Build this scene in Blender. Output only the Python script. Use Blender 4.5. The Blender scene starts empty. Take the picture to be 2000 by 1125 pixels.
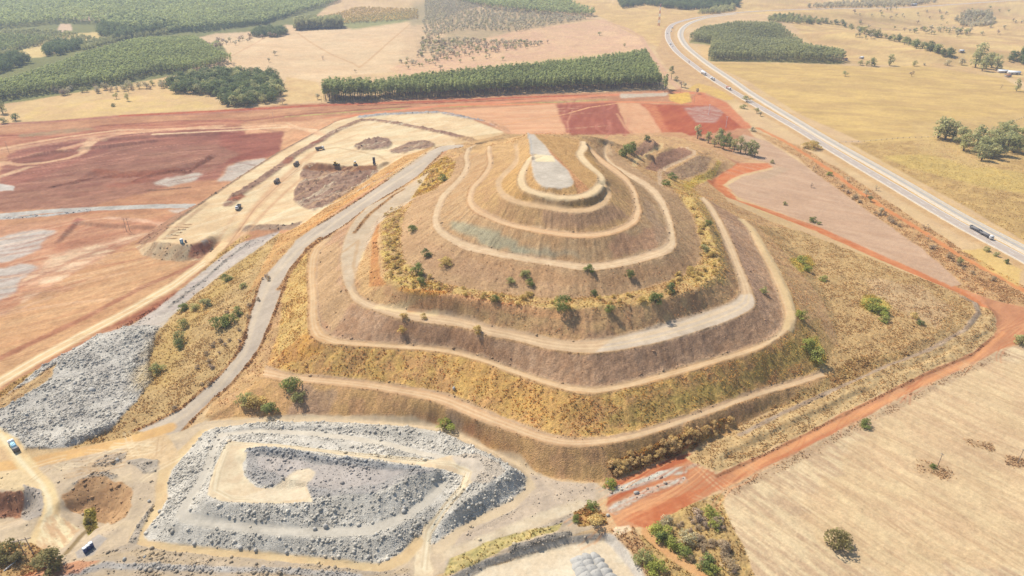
import bpy, math, random
import numpy as np
from mathutils import Vector, Matrix

# ---------------------------------------------------------------- camera, sky, sun, exposure
SC = bpy.context.scene
COL = SC.collection
CAM_H, PITCH, FPX = 200.0, math.radians(28.0), 1333.0
cam_d = bpy.data.cameras.new("camera")
cam_d.sensor_width = 36.0
cam_d.lens = FPX / 2000.0 * 36.0
cam_d.clip_start, cam_d.clip_end = 1.0, 20000.0
cam = bpy.data.objects.new("camera", cam_d)
cam.location = (0, 0, CAM_H)
cam.rotation_euler = (math.pi / 2 - PITCH, 0, 0)
COL.objects.link(cam)
SC.camera = cam

SUN_EL, SUN_AZ = math.radians(53.0), math.radians(-49.0)   # azimuth from +Y towards +X
world = bpy.data.worlds.new("World")
SC.world = world
world.use_nodes = True
wn = world.node_tree
sky = wn.nodes.new("ShaderNodeTexSky")
sky.sky_type = 'NISHITA'
sky.sun_disc = False
sky.sun_elevation = SUN_EL
sky.sun_rotation = SUN_AZ
wn.links.new(sky.outputs[0], wn.nodes["Background"].inputs[0])
wn.nodes["Background"].inputs[1].default_value = 0.115
sun_d = bpy.data.lights.new("sun", 'SUN')
sun_d.energy = 4.25
sun_d.angle = math.radians(0.6)
sun_d.color = (1.0, 0.94, 0.85)
sun = bpy.data.objects.new("sun", sun_d)
to_sun = Vector((math.sin(SUN_AZ) * math.cos(SUN_EL), math.cos(SUN_AZ) * math.cos(SUN_EL), math.sin(SUN_EL)))
sun.rotation_euler = to_sun.to_track_quat('Z', 'Y').to_euler()
COL.objects.link(sun)
SC.view_settings.view_transform = 'Standard'
SC.view_settings.look = 'None'
SC.view_settings.gamma = 1.0
SC.view_settings.exposure = 0.50
KEXP = 1.74            # radiance of a sunlit white flat surface in display units: turns seen colours into albedo
HAZE = 0.00011
QUAL = 1.0             # terrain grid density

# ---------------------------------------------------------------- small helpers
rng = np.random.default_rng(7)
random.seed(7)
SP, CP = math.sin(PITCH), math.cos(PITCH)


def lin(c):
    c = np.asarray(c, dtype=np.float64) / 255.0
    return np.where(c <= 0.04045, c / 12.92, ((c + 0.055) / 1.055) ** 2.4)


def alb(c, k=None):
    return np.clip(lin(c) / (k or KEXP) * np.array((1.0, .995, .90)), 0.0, 0.85)


def ss(a, b, x):
    t = np.clip((x - a) / (b - a), 0, 1)
    return t * t * (3 - 2 * t)


_T = np.random.default_rng(3).random((512, 512)).astype(np.float32)


def vn(x, y, s=0):
    """smooth value noise, 0..1"""
    x = np.asarray(x, dtype=np.float32) + s * 17.31
    y = np.asarray(y, dtype=np.float32) + s * 9.77
    xi = np.floor(x); yi = np.floor(y)
    fx = x - xi; fy = y - yi
    fx = fx * fx * (3 - 2 * fx); fy = fy * fy * (3 - 2 * fy)
    xi = xi.astype(np.int32); yi = yi.astype(np.int32)
    x0 = xi & 511; x1 = (xi + 1) & 511; y0 = yi & 511; y1 = (yi + 1) & 511
    a = _T[x0, y0]; b = _T[x1, y0]; c = _T[x0, y1]; d = _T[x1, y1]
    return (a + (b - a) * fx) * (1 - fy) + (c + (d - c) * fx) * fy


def fbm(x, y, octs=3, s=0, g=0.5):
    v = 0; a = 1.0; t = 0
    for i in range(octs):
        v = v + a * vn(x * 2 ** i, y * 2 ** i, s + i * 3)
        t += a; a *= g
    return v / t


def P(s):
    """'x,y x,y,z ...' -> list of tuples"""
    return [tuple(float(q) for q in w.split(',')) for w in s.split()]


def unproj(px, py, z):
    """pixel of the 2000x1125 photograph on the horizontal plane z -> world"""
    yy = 562.5 - py
    dz = yy * CP - FPX * SP
    t = (z - CAM_H) / dz
    return (px - 1000.0) * t, (yy * SP + FPX * CP) * t


# ---------------------------------------------------------------- terrain heights: break lines (pixel traces at known heights)
HWY_N = P("2230,637 2120,575 2000,507 1875,440 1750,367 1620,290 1560,253 1500,219 1445,187 1390,153 1350,124 1322,101 1308,82 1304,70 1306,57 1318,46 1350,37 1390,30 1437,25 1500,21 1580,18 1700,16 1780,14 1860,9 1930,4 1990,0 2060,-4")
HWY_F = P("2230,613 2120,553 2000,487 1875,421 1750,348 1620,275 1560,239 1500,203 1460,178 1425,153 1390,130 1362,109 1342,92 1332,78 1329,66 1334,55 1348,45 1368,38 1390,33 1437,27")


def hwy_world(pts):
    return np.array([unproj(p[0], p[1], 0.0) for p in pts])


def dens(pts, step):
    """resample a polyline with a Catmull-Rom spline"""
    pts = np.asarray(pts, float)
    q = np.vstack([2 * pts[0] - pts[1], pts, 2 * pts[-1] - pts[-2]])
    out = []
    for i in range(1, len(q) - 2):
        n = max(1, int(np.linalg.norm(q[i + 1] - q[i]) / step))
        t = np.linspace(0, 1, n, endpoint=False)[:, None]
        a, b, c, d = q[i - 1], q[i], q[i + 1], q[i + 2]
        out.append(0.5 * (2 * b + (c - a) * t + (2 * a - 5 * b + 4 * c - d) * t ** 2 + (3 * b - a - 3 * c + d) * t ** 3))
    out.append(pts[-1:])
    return np.vstack(out)


WN = dens(hwy_world(HWY_N), 12.0)
WF = dens(hwy_world(HWY_F), 12.0)


def relief(X, Y):
    """gentle far country"""
    X = np.asarray(X, float); Y = np.asarray(Y, float)
    m = ss(900, 1250, Y)
    r = (fbm(X / 420 + 3.1, Y / 420, 2, 5) - 0.5) * 60 + (vn(X / 150 + .5 * Y / 150, Y / 110, 9) - 0.5) * 26 * ss(250, 500, X)
    r = r * m * (0.35 + 0.65 * ss(250, 500, X)) + 0 * X
    r = r - 10 * m * np.exp(-((Y - 1420 - 0.35 * (X + 700)) / 130) ** 2) * ss(-350, -600, X)
    d = np.full(X.shape, 1e9)
    for w in (WN, WF):
        for i in range(0, len(w), 4):
            d = np.minimum(d, (X - w[i, 0]) ** 2 + (Y - w[i, 1]) ** 2)
    return r * ss(30, 170, np.sqrt(d))


LINES = []        # arrays (n,3) of world points


def LP(z, s, step=None):
    pts = P(s)
    w = []
    for p in pts:
        zz = p[2] if len(p) > 2 else z
        x, y = unproj(p[0], p[1], zz)
        w.append((x, y, zz))
    LINES.append(np.array(w))


def LW(s):
    LINES.append(np.array(P(s)))


# --- the terraced heap: outer edge (crest) and inner edge (toe) of every berm
LP(0, "395,822 460,815 560,818 640,815 700,820 760,826 850,830 905,848 960,880 1010,908 1060,928 1110,938 1165,941 1200,936 1260,912 1330,888 1400,855 1500,803 1580,768,1.5")
C1 = "512,738,7 560,745,8 600,748,8.5 700,758,9 800,775 860,790 930,820 1000,845 1060,865 1110,873 1160,871 1220,862 1300,840,9 1400,805,7.5 1480,776,6 1560,753,4.5 1610,736,3.5"
T1 = "520,716,7 560,728,8 600,733,8.5 700,742,9 800,757 870,770 940,798 1000,822 1060,845 1110,856 1160,855 1220,848 1300,826,9 1400,791,7.5 1480,763,6 1560,740,4.5 1604,724,3.5"
LP(9.5, C1); LP(9.5, T1)
C2 = "634,466,17 612,482,17.5 602,500,18 599,540,18.5 602,580 601,620 604,650 618,666 645,672 720,678 800,683 870,690 930,705 1000,730 1060,750 1110,765 1160,770 1220,760 1300,740 1400,710 1480,685 1530,655 1546,640 1553,618 1545,590 1520,530 1490,480 1470,445 1455,428"
T2 = "648,466,17 632,482,17.5 622,500,18 618,540,18.5 620,580 621,615 630,643 655,660 720,668 800,674 870,680 930,695 1000,718 1060,738 1110,752 1160,756 1220,747 1300,725 1400,697 1480,672 1518,650 1530,625 1524,590 1500,530 1475,482 1458,445 1446,428"
LP(19, C2); LP(19, T2)
C3 = "760,383,26 720,402,26.5 692,430,27 675,460,27.5 666,500 668,540 680,575 700,595 740,610 780,622 850,633 900,640 950,655 1000,665 1060,680 1110,688 1160,690 1220,682 1300,665 1360,648 1420,628 1465,606 1476,590 1467,560 1450,520 1430,470 1410,430 1395,405 1377,385"
T3 = "800,393,26 752,415,26.5 728,440,27 716,470,27.5 703,505 690,540 692,562 705,580 745,597 790,605 850,613 900,620 950,635 1000,645 1060,658 1110,665 1150,665 1200,658 1260,645 1320,628 1380,608 1428,590 1443,574 1444,555 1430,515 1412,470 1397,435 1384,410 1368,388"
LP(28, C3); LP(28, T3)
C35 = "800,402,31 756,430,34 745,470,35 746,520,36 757,545,36.5 800,565 870,574 920,584 1000,594 1060,600 1110,602 1160,601 1220,596 1300,582 1360,564 1398,542 1407,520 1398,480 1383,440 1368,405 1348,380"
T35 = "812,385,33 790,420,35 783,470,36 790,515,37 820,542,37.5 880,557 960,570 1060,582 1140,581 1200,576 1270,560 1330,540 1362,515 1370,490 1362,450 1348,415 1328,388"
LP(37.5, C35); LP(37.5, T35)
C4 = "930,281,37 912,290,38 905,305,40 907,320,42 899,338,44 880,360,45 860,380,45 848,405 843,430 848,450 870,468 905,487 960,500 1000,508 1060,517 1110,525 1150,529 1190,525 1240,515 1300,498 1318,485 1320,465 1313,430 1303,400 1288,375 1262,354 1230,336 1204,322 1186,304 1187,284"
T4 = "936,286,37 922,292,38 914,308,40 917,325,42 908,345,44 890,365,45 872,385,45 862,405 858,430 865,447 885,460 915,474 960,486 1000,495 1060,505 1110,512 1150,515 1190,511 1240,500 1290,484 1304,470 1306,455 1298,425 1287,400 1272,380 1252,362 1222,345 1198,331 1180,308 1182,284"
LP(45, C4); LP(45, T4)
C5 = "951,285,50 950,300,51 952,320,52 939,342 918,364 911,385 913,400 925,415 945,425 975,437 1010,447 1060,457 1110,464 1150,465 1190,460 1220,450 1245,435 1253,412 1243,372 1228,348 1205,328 1176,308 1154,287"
T5 = "958,285,50 960,303,51 962,322,52 950,345 930,366 923,385 926,398 938,408 960,420 1000,436 1060,447 1110,454 1150,455 1185,451 1215,440 1232,427 1239,408 1232,374 1218,354 1198,338 1170,318 1148,294"
LP(53.5, C5); LP(53.5, T5)
C6 = "1003,282,58 1006,300,59 1000,318,60 983,335 970,350 968,362 974,377 985,388 1010,398 1050,406 1100,414 1140,415 1170,408 1187,396 1194,378 1190,366"
T6 = "1010,282,58 1014,302,59 1010,322,60 994,338 983,350 979,362 984,373 993,381 1015,391 1050,398 1100,406 1140,407 1163,400 1177,389 1183,376 1182,366"
LP(61, C6); LP(61, T6)
C7 = "1046,302,67 1030,310,66 1018,328 1011,345 1011,360 1026,374 1060,384 1090,389 1120,390 1150,385 1172,375 1184,358 1180,342 1160,324 1146,310,64 1141,300,63 1149,288,61 1145,275,58"
T7 = "1056,306,67 1042,312,66 1030,330 1025,347 1029,362 1046,372 1075,379 1100,382 1125,381 1146,374 1162,362 1168,350 1164,340 1145,326 1130,311,64 1125,300,63 1132,288,61 1134,275,58"
LP(65.5, C7); LP(65.5, T7)
TOPP = "1029,257,66.5 1038,257,66.5 1051,271,67 1065,284,67.5 1079,304 1098,322 1109,333 1119,352 1117,362 1108,366 1080,366.5 1058,362 1044,347 1039,325 1037,297,68 1033,268,67 1029,257,66.5"
LP(68.3, TOPP)
# back of the heap (hidden from here): shoulder and foot
LW("-62,560,32 -40,545,40 -10,540,48 20,530,56 45,528,57 75,535,50 95,545,40 120,560,30")
LW("-120,640,8 -70,655,4 0,665,1 60,668,1 130,660,2 190,640,2")
LW("10,505,62 40,503,62")
# small tiers at the back right
LP(6, "1346,362 1356,347 1380,337 1396,325 1401,314 1388,303 1356,289")
LP(12, "1287,344 1288,335 1308,324 1332,314 1356,301 1355,294 1332,287")
LP(12, "1297,346 1297,338 1314,330 1338,320 1364,304 1362,293 1338,284")
LP(20, "1236,328 1241,314 1252,306 1276,296 1292,288 1288,280")
LP(20, "1250,330 1250,318 1260,310 1284,299 1303,288 1298,277")
LP(27, "1215,300 1240,280 1262,268 1274,270 1280,280")
# gray haul road ramp on the left flank
HLI = "345,852,0 410,789,1 440,762,2.5 470,729,4.5 505,684,7 523,645,9 535,614,11 550,574,12.5 565,529,14.5 600,489,16.5 635,464,17.5 675,440,19.5 715,408,22 750,386,24.5 815,345,28 865,300,31 905,287,34"
HLO = "262,842,0 300,826,0.5 350,800,1.5 390,766,3 425,735,4.5 455,700,6.5 472,672,8 490,604,11 510,544,13.5 540,488,16 580,460,17.5 640,428,19.5 715,380,23 760,348,26.5 820,306,30 860,285,32 905,281,34"
LP(0, HLI); LP(0, HLO)
LP(0, "405,815,1 450,790,3 500,752,6.5 512,738,7")
# --- cream working pad on the left (about 8 m up) and the flank of the haul road above it
LP(8, "300,472 330,440 370,412 400,392 470,345 540,300 620,256 655,238 700,226 750,221 850,218 880,222 920,233 965,243 985,258 980,268 940,276,10 900,281,14")
LP(8, "308,471 336,444 376,416 406,396 476,349 546,304 626,260 660,242 705,230 750,225 850,222 875,225 915,237 960,247 978,259")
LP(8, "300,472 330,474 355,478 380,476 400,468 412,458")
LP(0, "264,482 276,497 308,507 350,511 390,508 414,492 428,472,2 436,456,5")
LP(0, "256,482 300,448 345,418 390,396 460,350 530,305 612,259 648,242 690,227 720,218 800,213 870,213 930,224 985,242 1000,262")
LP(8, "480,438 520,440 560,447 590,436 640,400 700,362 745,330,9 790,300,10 850,284,12")
LP(4, "590,322,8 585,345,6 572,385,6 600,412,7")
LP(11.5, "598,322,9 620,316 680,324 735,322,12 760,312,13")
LP(6.5, "600,332 640,333 690,334 735,330,8")
# lower gray strip (ramp down from the pad to the boulder field)
LP(0, "470,470,3 440,500,1.5 380,550 330,600 305,640")
LP(0, "545,455,5 500,475,4 440,520,2 380,575 330,630")
LP(0, "300,750 290,700 320,650 215,842 130,875")
# gray blasted-rock tips: boulder field on the left
LP(2.4, "20,775 120,712 200,668 250,648 300,650 285,700 290,745 250,790 205,835 120,868 50,872")
LP(0, "0,790 100,708 190,655 245,638 312,636")
# --- two-tier rock heap in front
LP(0, "398,843 372,868 342,905 328,930 316,960 312,990 297,1020 282,1045 283,1056 300,1063 360,1069 420,1076 500,1081 560,1084 620,1091 660,1101 700,1104 735,1101 768,1086 800,1064 812,1058")
LP(4, "415,848 402,870 388,900 372,940 360,975 347,1005 349,1015 370,1022 450,1032 500,1040 560,1046 640,1051 700,1051 750,1047 775,1028 802,1009 830,989 860,964 888,945 903,928 901,920")
LP(4, "431,856 420,880 408,920 395,950 376,975 362,996 364,1008 385,1015 450,1023 500,1029 560,1032 640,1031 725,1026 790,1001 830,976 853,950 862,938")
LP(8.5, "444,860 435,880 424,915 412,950 398,972 420,980 500,984 560,986 610,984 650,972 715,972 752,957 782,940 812,920 848,912 856,922")
LP(7.2, "470,862 560,872 640,886 720,896 800,906 852,908")
LP(10, "482,880 505,876 560,881 640,896 700,903 760,909 822,916 800,927 765,945 735,960 655,966,9")
LP(8.7, "500,886 540,889 640,906 720,914 790,919 740,945 650,955 560,930 500,905")
LP(7.2, "470,905 480,940 520,960 600,950")
LP(4.5, "445,851 520,849 600,854 680,864 760,877 820,892")
LP(6.4, "448,857 520,856 600,860 680,870 760,883 822,897")
LP(3.5, "430,846 520,838 620,839 740,848 840,868 900,890,6 930,905,7.5")
LP(5, "395,848,3 440,836,4 500,831 620,829 760,836 850,846 930,882,7 1000,911,7 1004,916,6.5")
LP(0, "400,838 500,824 620,822 760,828 860,840 940,872 1010,903 1035,930 1030,955 1000,975")
LP(0, "1025,945 1018,960 990,978 960,994 925,1012 880,1036 852,1058")
LP(6, "1004,918 972,938 932,962 892,988 862,1018,2.5 848,1045,1")
LP(0, "930,925,7 900,960,5 860,1000,3 830,1035,1.2 815,1070,0 815,1120,0")
LP(0, "965,935,7 930,955,5.4 888,985,4 850,1020,1.6 840,1060,0 845,1120,0")
# pits bottom left
LP(0, "110,985 125,955 150,938 200,930 240,935 262,960 262,985 250,1010 225,1035 190,1050")
LP(-6, "146,1002 172,988 200,996 226,998 214,1016 196,1030 168,1022")
LP(0, "-40,958 0,962 50,955 82,965 88,985 80,1005 60,1020 0,1035")
LP(-7, "-40,1008 0,1006 36,1004 60,992 50,1014 0,1022")
# sunken white yard at the bottom
LP(0, "860,1135 930,1098 1000,1078 1100,1050 1183,1040 1205,1052 1235,1085 1265,1130")
LP(-2.6, "880,1150 950,1108 1010,1090 1100,1064 1178,1053 1192,1062 1220,1095 1245,1135")
LP(0.4, "850,1120 920,1088 1000,1066 1100,1038 1180,1032")
# plateau right of the heap, the ditch and the orange road (level ground)
LP(6, "1612,718,3.6 1640,660,4.5 1625,600,5.5 1590,540 1540,470 1500,425,5")
LP(5, "1660,520 1740,560 1820,590,4.5 1862,612,3.6 1845,640,3 1780,670,3 1700,705,3")
LP(1.8, "1630,765 1720,722 1810,688 1880,648 1912,615 1900,588 1840,560 1700,505 1560,450")
LP(0.6, "1440,850 1530,806 1640,757 1730,716 1815,684 1885,645 1922,612 1908,580")
LP(1.6, "1380,905 1480,850 1600,795 1740,735 1850,690 1925,645 1940,610 1915,578")
LP(0, "1200,1020 1300,990 1400,945 1500,900 1600,850 1700,795 1800,745 1900,700 1950,660 1955,615 1880,570 1800,537 1700,492 1600,447 1500,412 1430,387 1395,362 1400,345 1440,322 1500,318")
LP(0, "1390,905 1490,858 1600,805 1700,757 1800,712 1880,675 1930,650")
LP(0, "1180,945 1240,925 1330,895 1390,885")
for i in range(0, len(WN)):
    if WN[i, 1] < 900:
        LINES.append(np.array([[WN[i, 0], WN[i, 1], 0], [WF[min(i, len(WF) - 1), 0], WF[min(i, len(WF) - 1), 1], 0]]))
# red plain, fields
for s in ("-60,500 150,480 260,440 400,350 600,240", "0,700 150,620 250,560 400,500,1 470,450,4",
          "-100,420 0,300 200,290 400,270", "-60,330 100,250 300,230 600,205 800,195 1000,190 1300,185 1450,250",
          "1000,225 1200,225 1400,230", "1450,300 1600,400 1750,460 1900,540", "1500,260 1700,370 1900,500 2000,560",
          "1450,1120 1600,1000 1900,900 2100,850", "1500,1000 2000,1000", "1300,1100 1300,1030 1400,960", "100,1120 300,1090 700,1120",
          "20,850 60,900 100,920 300,865 300,900 280,960", "1700,300 1900,330 2100,430", "700,1115 900,1060 1100,1000 1150,960"):
    LP(0, s)

# low cut banks on the red plain
for c_, t_ in (("150,330 200,336 260,334 330,326 380,316 412,300", "145,341 200,348 262,346 334,337 388,326 424,305"),
               ("60,300 120,290 200,283 300,272", "60,309 120,299 200,291 300,279"),
               ("110,468 150,430 210,436 300,440", "118,476 152,440 212,446 300,449"),
               ("200,270 320,262 430,258", "200,277 320,269 430,264")):
    LP(2.6, c_); LP(0, t_)

RES = 0.8
RX0, RX1, RY0, RY1 = -560.0, 620.0, 120.0, 900.0


def solve():
    H = None
    for lv, it in ((16, 300), (8, 200), (4, 160), (2, 160), (1, 170)):
        r = RES * lv
        nx = int((RX1 - RX0) / r) + 1; ny = int((RY1 - RY0) / r) + 1
        xs = RX0 + np.arange(nx) * r; ys = RY0 + np.arange(ny) * r
        if H is None:
            H = np.zeros((ny, nx), np.float32)
        else:
            iy = np.clip((ys - RY0) / pr, 0, H.shape[0] - 1.001); ix = np.clip((xs - RX0) / pr, 0, H.shape[1] - 1.001)
            y0 = iy.astype(int); x0 = ix.astype(int); fy = (iy - y0)[:, None]; fx = (ix - x0)[None]
            H = ((H[np.ix_(y0, x0)] * (1 - fx) + H[np.ix_(y0, x0 + 1)] * fx) * (1 - fy) +
                 (H[np.ix_(y0 + 1, x0)] * (1 - fx) + H[np.ix_(y0 + 1, x0 + 1)] * fx) * fy).astype(np.float32)
        S = np.zeros(ny * nx); N = np.zeros(ny * nx)
        for L in LINES:
            d = np.diff(L, axis=0)
            for a, v in zip(L[:-1], d):
                n = max(2, int(math.hypot(v[0], v[1]) / (0.4 * r)) + 1)
                t = np.linspace(0, 1, n)[:, None]
                p = a + v * t
                ix = np.rint((p[:, 0] - RX0) / r).astype(int); iy = np.rint((p[:, 1] - RY0) / r).astype(int)
                ok = (ix >= 0) & (ix < nx) & (iy >= 0) & (iy < ny)
                k = iy[ok] * nx + ix[ok]
                np.add.at(S, k, p[ok, 2]); np.add.at(N, k, 1)
        fix = (N > 0).reshape(ny, nx)
        val = (S / np.maximum(N, 1)).reshape(ny, nx).astype(np.float32)
        for e, (yy, xx) in (("b", (np.full(nx, ys[0]), xs)), ("t", (np.full(nx, ys[-1]), xs))):
            k = 0 if e == "b" else ny - 1
            val[k] = relief(xx, yy); fix[k] = True
        for k, xv in ((0, xs[0]), (nx - 1, xs[-1])):
            val[:, k] = relief(np.full(ny, xv), ys); fix[:, k] = True
        nf = ~fix
        H[fix] = val[fix]
        for _ in range(it):
            A = H.copy()
            A[1:-1, 1:-1] = 0.25 * (H[:-2, 1:-1] + H[2:, 1:-1] + H[1:-1, :-2] + H[1:-1, 2:])
            H = np.where(nf, A, H)
        pr = r
    for _ in range(2):
        A = H.copy()
        A[1:-1] = 0.25 * H[:-2] + 0.5 * H[1:-1] + 0.25 * H[2:]
        B = A.copy()
        B[:, 1:-1] = 0.25 * A[:, :-2] + 0.5 * A[:, 1:-1] + 0.25 * A[:, 2:]
        H = B
    return H


HN = solve()


def hz(X, Y):
    X = np.asarray(X, float); Y = np.asarray(Y, float)
    ix = (X - RX0) / RES; iy = (Y - RY0) / RES
    ny, nx = HN.shape
    ins = (ix >= 0) & (iy >= 0) & (ix < nx - 1.01) & (iy < ny - 1.01)
    out = np.zeros(X.shape)
    if (~ins).any():
        out[~ins] = relief(X[~ins], Y[~ins])
    if ins.any():
        a = ix[ins]; b = iy[ins]
        x0 = a.astype(int); y0 = b.astype(int); fx = a - x0; fy = b - y0
        out[ins] = (HN[y0, x0] * (1 - fx) + HN[y0, x0 + 1] * fx) * (1 - fy) + (HN[y0 + 1, x0] * (1 - fx) + HN[y0 + 1, x0 + 1] * fx) * fy
    return out


_YS = np.concatenate([np.arange(120, 900, 1.0), np.geomspace(900, 7000, 700)])


def hit(px, py, h=0.0):
    """where the photograph's line of sight through a pixel meets the ground (or h metres above it)"""
    px = np.atleast_1d(np.asarray(px, float)); py = np.atleast_1d(np.asarray(py, float))
    h = np.broadcast_to(np.asarray(h, float), px.shape)
    yy = 562.5 - py
    dz = yy * CP - FPX * SP; dy = yy * SP + FPX * CP
    X = np.zeros(len(px)); Y = np.zeros(len(px))
    for s in range(0, len(px), 400):
        e = slice(s, s + 400)
        T = _YS[None] / dy[e, None]
        XX = (px[e, None] - 1000) * T
        ZZ = CAM_H + dz[e, None] * T
        D = ZZ - hz(XX, np.broadcast_to(_YS[None], XX.shape)) - h[e, None]
        k = np.argmax(D < 0, axis=1)
        k = np.where((D < 0).any(axis=1), np.maximum(k, 1), len(_YS) - 1)
        r = np.arange(len(k))
        a = D[r, k - 1]; b = D[r, k]
        f = np.where(np.abs(a - b) > 1e-9, a / (a - b), 1.0)
        f = np.clip(f, 0, 1)
        Y[e] = _YS[k - 1] + f * (_YS[k] - _YS[k - 1])
        X[e] = (px[e] - 1000) / dy[e] * Y[e]
    return X, Y


def hit1(px, py, h=0.0):
    x, y = hit([px], [py], h)
    return float(x[0]), float(y[0]), float(hz(x, y)[0])
# ---------------------------------------------------------------- ground grid (rows of constant Y, finer close by)
NR = int(1300 * QUAL); NC = int(1480 * QUAL)
_yy = np.linspace(-760, 545, NR)
GY = CAM_H / (FPX * SP - _yy * CP) * (_yy * SP + FPX * CP)
GY = np.concatenate([GY, np.geomspace(GY[-1], 6500, 60)[1:]])
NR = len(GY)
U0, U1 = -1.3, 1.3
GU = np.linspace(U0, U1, NC); DU = GU[1] - GU[0]
GW = 0.68 * GY + 65.0
X = (GW[:, None] * GU[None]).astype(np.float32)
Y = np.broadcast_to(GY[:, None], X.shape).astype(np.float32)
Z = hz(X, Y).astype(np.float32)
gz0 = np.gradient(Z, axis=1) / np.maximum(np.gradient(X, axis=1), 1e-3)
gy0 = np.gradient(Z, axis=0) / np.maximum(np.gradient(Y, axis=0), 1e-3) - gz0 * (np.gradient(X, axis=0) / np.maximum(np.gradient(Y, axis=0), 1e-3))
SLOPE = np.sqrt(gz0 ** 2 + gy0 ** 2)

CB = np.zeros(X.shape + (3,), np.float32)      # base colour (albedo)
AF = np.zeros(X.shape, np.float32)             # fine (grass, clods) relief amplitude, m
AR = np.zeros(X.shape, np.float32)             # rubble relief amplitude, m
TU = np.zeros(X.shape, np.float32)             # grass tuft density
ST = np.zeros(X.shape, np.float32)             # stone density
RG = np.zeros(X.shape, np.int8)                # which named piece of ground
REGS = ["ground", "hill", "dirt_road", "haul_road", "rock_terrain", "gravel_yard", "field", "bare_earth", "pasture"]
RI = {n: i for i, n in enumerate(REGS)}


def jitter(W, j, s=0):
    if j <= 0:
        return W
    W = np.asarray(W, float)
    sc = 9.0 + 0 * W[:, 0]
    dx = (fbm(W[:, 0] / sc, W[:, 1] / sc, 3, 11 + s, 0.7) - 0.5) * 2 * j
    dy = (fbm(W[:, 0] / sc, W[:, 1] / sc, 3, 41 + s, 0.7) - 0.5) * 2 * j
    return np.stack([W[:, 0] + dx, W[:, 1] + dy], 1)


def dense_px(pts, step=6.0, close=True):
    pts = [p[:2] + ((p[2],) if len(p) > 2 else (0.0,)) for p in pts]
    if close:
        pts = pts + [pts[0]]
    out = []
    for a, b in zip(pts[:-1], pts[1:]):
        n = max(1, int(math.hypot(a[0] - b[0], a[1] - b[1]) / step))
        for i in range(n):
            t = i / n
            out.append(tuple(a[k] + (b[k] - a[k]) * t for k in range(3)))
    if not close:
        out.append(pts[-1])
    return np.array(out)


def px2w(s, close=True, step=6.0):
    q = dense_px(P(s) if isinstance(s, str) else s, step, close)
    x, y = hit(q[:, 0], q[:, 1], q[:, 2])
    return np.stack([x, y], 1)


def poly_mask(W, blur=1):
    W = np.asarray(W, float)
    y0, y1 = W[:, 1].min(), W[:, 1].max()
    r0 = max(0, np.searchsorted(GY, y0) - 4); r1 = min(NR, np.searchsorted(GY, y1) + 4)
    if r1 - r0 < 2:
        return None
    A = np.zeros((r1 - r0, NC + 1), np.int32)
    n = len(W)
    for i in range(n):
        ax, ay = W[i]; bx, by = W[(i + 1) % n]
        if ay == by:
            continue
        if ay > by:
            ax, ay, bx, by = bx, by, ax, ay
        k0 = np.searchsorted(GY, ay); k1 = np.searchsorted(GY, by)
        if k1 <= k0:
            continue
        k = np.arange(k0, k1)
        ok = (k >= r0) & (k < r1); k = k[ok]
        xx = ax + (bx - ax) * (GY[k] - ay) / (by - ay)
        c = np.clip(np.ceil((xx / GW[k] - U0) / DU).astype(int), 0, NC)
        np.add.at(A, (k - r0, c), 1)
    M = (np.cumsum(A[:, :NC], axis=1) & 1).astype(np.float32)
    cs = np.where(M.any(axis=0))[0]
    if len(cs) == 0:
        return None
    c0 = max(0, cs[0] - 6); c1 = min(NC, cs[-1] + 7)
    M = M[:, c0:c1]
    M = blur_m(M, blur)
    return (slice(r0, r1), slice(c0, c1)), M


def blur_m(M, n):
    for _ in range(int(n)):
        B = M.copy(); B[1:-1] = 0.25 * M[:-2] + 0.5 * M[1:-1] + 0.25 * M[2:]
        M = B.copy(); M[:, 1:-1] = 0.25 * B[:, :-2] + 0.5 * B[:, 1:-1] + 0.25 * B[:, 2:]
    return M


def line_mask(W, w, soft=0.35, wj=0.0):
    """w: half width in metres (number or array per point)"""
    W = np.asarray(W, float)
    w = np.broadcast_to(np.asarray(w, float), (len(W),))
    y0, y1 = W[:, 1].min() - w.max() * 1.5, W[:, 1].max() + w.max() * 1.5
    r0 = max(0, np.searchsorted(GY, y0) - 2); r1 = min(NR, np.searchsorted(GY, y1) + 2)
    D = np.full((r1 - r0, NC), 9.0, np.float32)
    for i in range(len(W) - 1):
        a = W[i]; b = W[i + 1]; ww = 0.5 * (w[i] + w[i + 1]); m = ww * 1.6
        q0 = max(r0, np.searchsorted(GY, min(a[1], b[1]) - m)); q1 = min(r1, np.searchsorted(GY, max(a[1], b[1]) + m) + 1)
        if q1 <= q0:
            continue
        xl, xh = min(a[0], b[0]) - m, max(a[0], b[0]) + m
        g0, g1 = GW[q0], GW[q1 - 1]
        ul = min(xl / g0, xl / g1); uh = max(xh / g0, xh / g1)
        c0 = int(np.clip((ul - U0) / DU, 0, NC)); c1 = int(np.clip((uh - U0) / DU + 2, 0, NC))
        if c1 <= c0:
            continue
        xx = X[q0:q1, c0:c1]; yy = Y[q0:q1, c0:c1]
        v = b - a; L2 = max(v @ v, 1e-6)
        t = np.clip(((xx - a[0]) * v[0] + (yy - a[1]) * v[1]) / L2, 0, 1)
        d = np.sqrt((xx - a[0] - t * v[0]) ** 2 + (yy - a[1] - t * v[1]) ** 2) / ww
        s = (slice(q0 - r0, q1 - r0), slice(c0, c1))
        D[s] = np.minimum(D[s], d)
    cs = np.where((D < 2).any(axis=0))[0]
    if len(cs) == 0:
        return None
    c0, c1 = cs[0], cs[-1] + 1
    sl = (slice(r0, r1), slice(c0, c1))
    D = D[:, c0:c1]
    if wj > 0:
        D = D + (fbm(X[sl] / 5, Y[sl] / 5, 3, 77, 0.7) - 0.5) * 2 * wj
    return sl, 1 - ss(1 - soft, 1 + soft, D)


_ns = [0]


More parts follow.
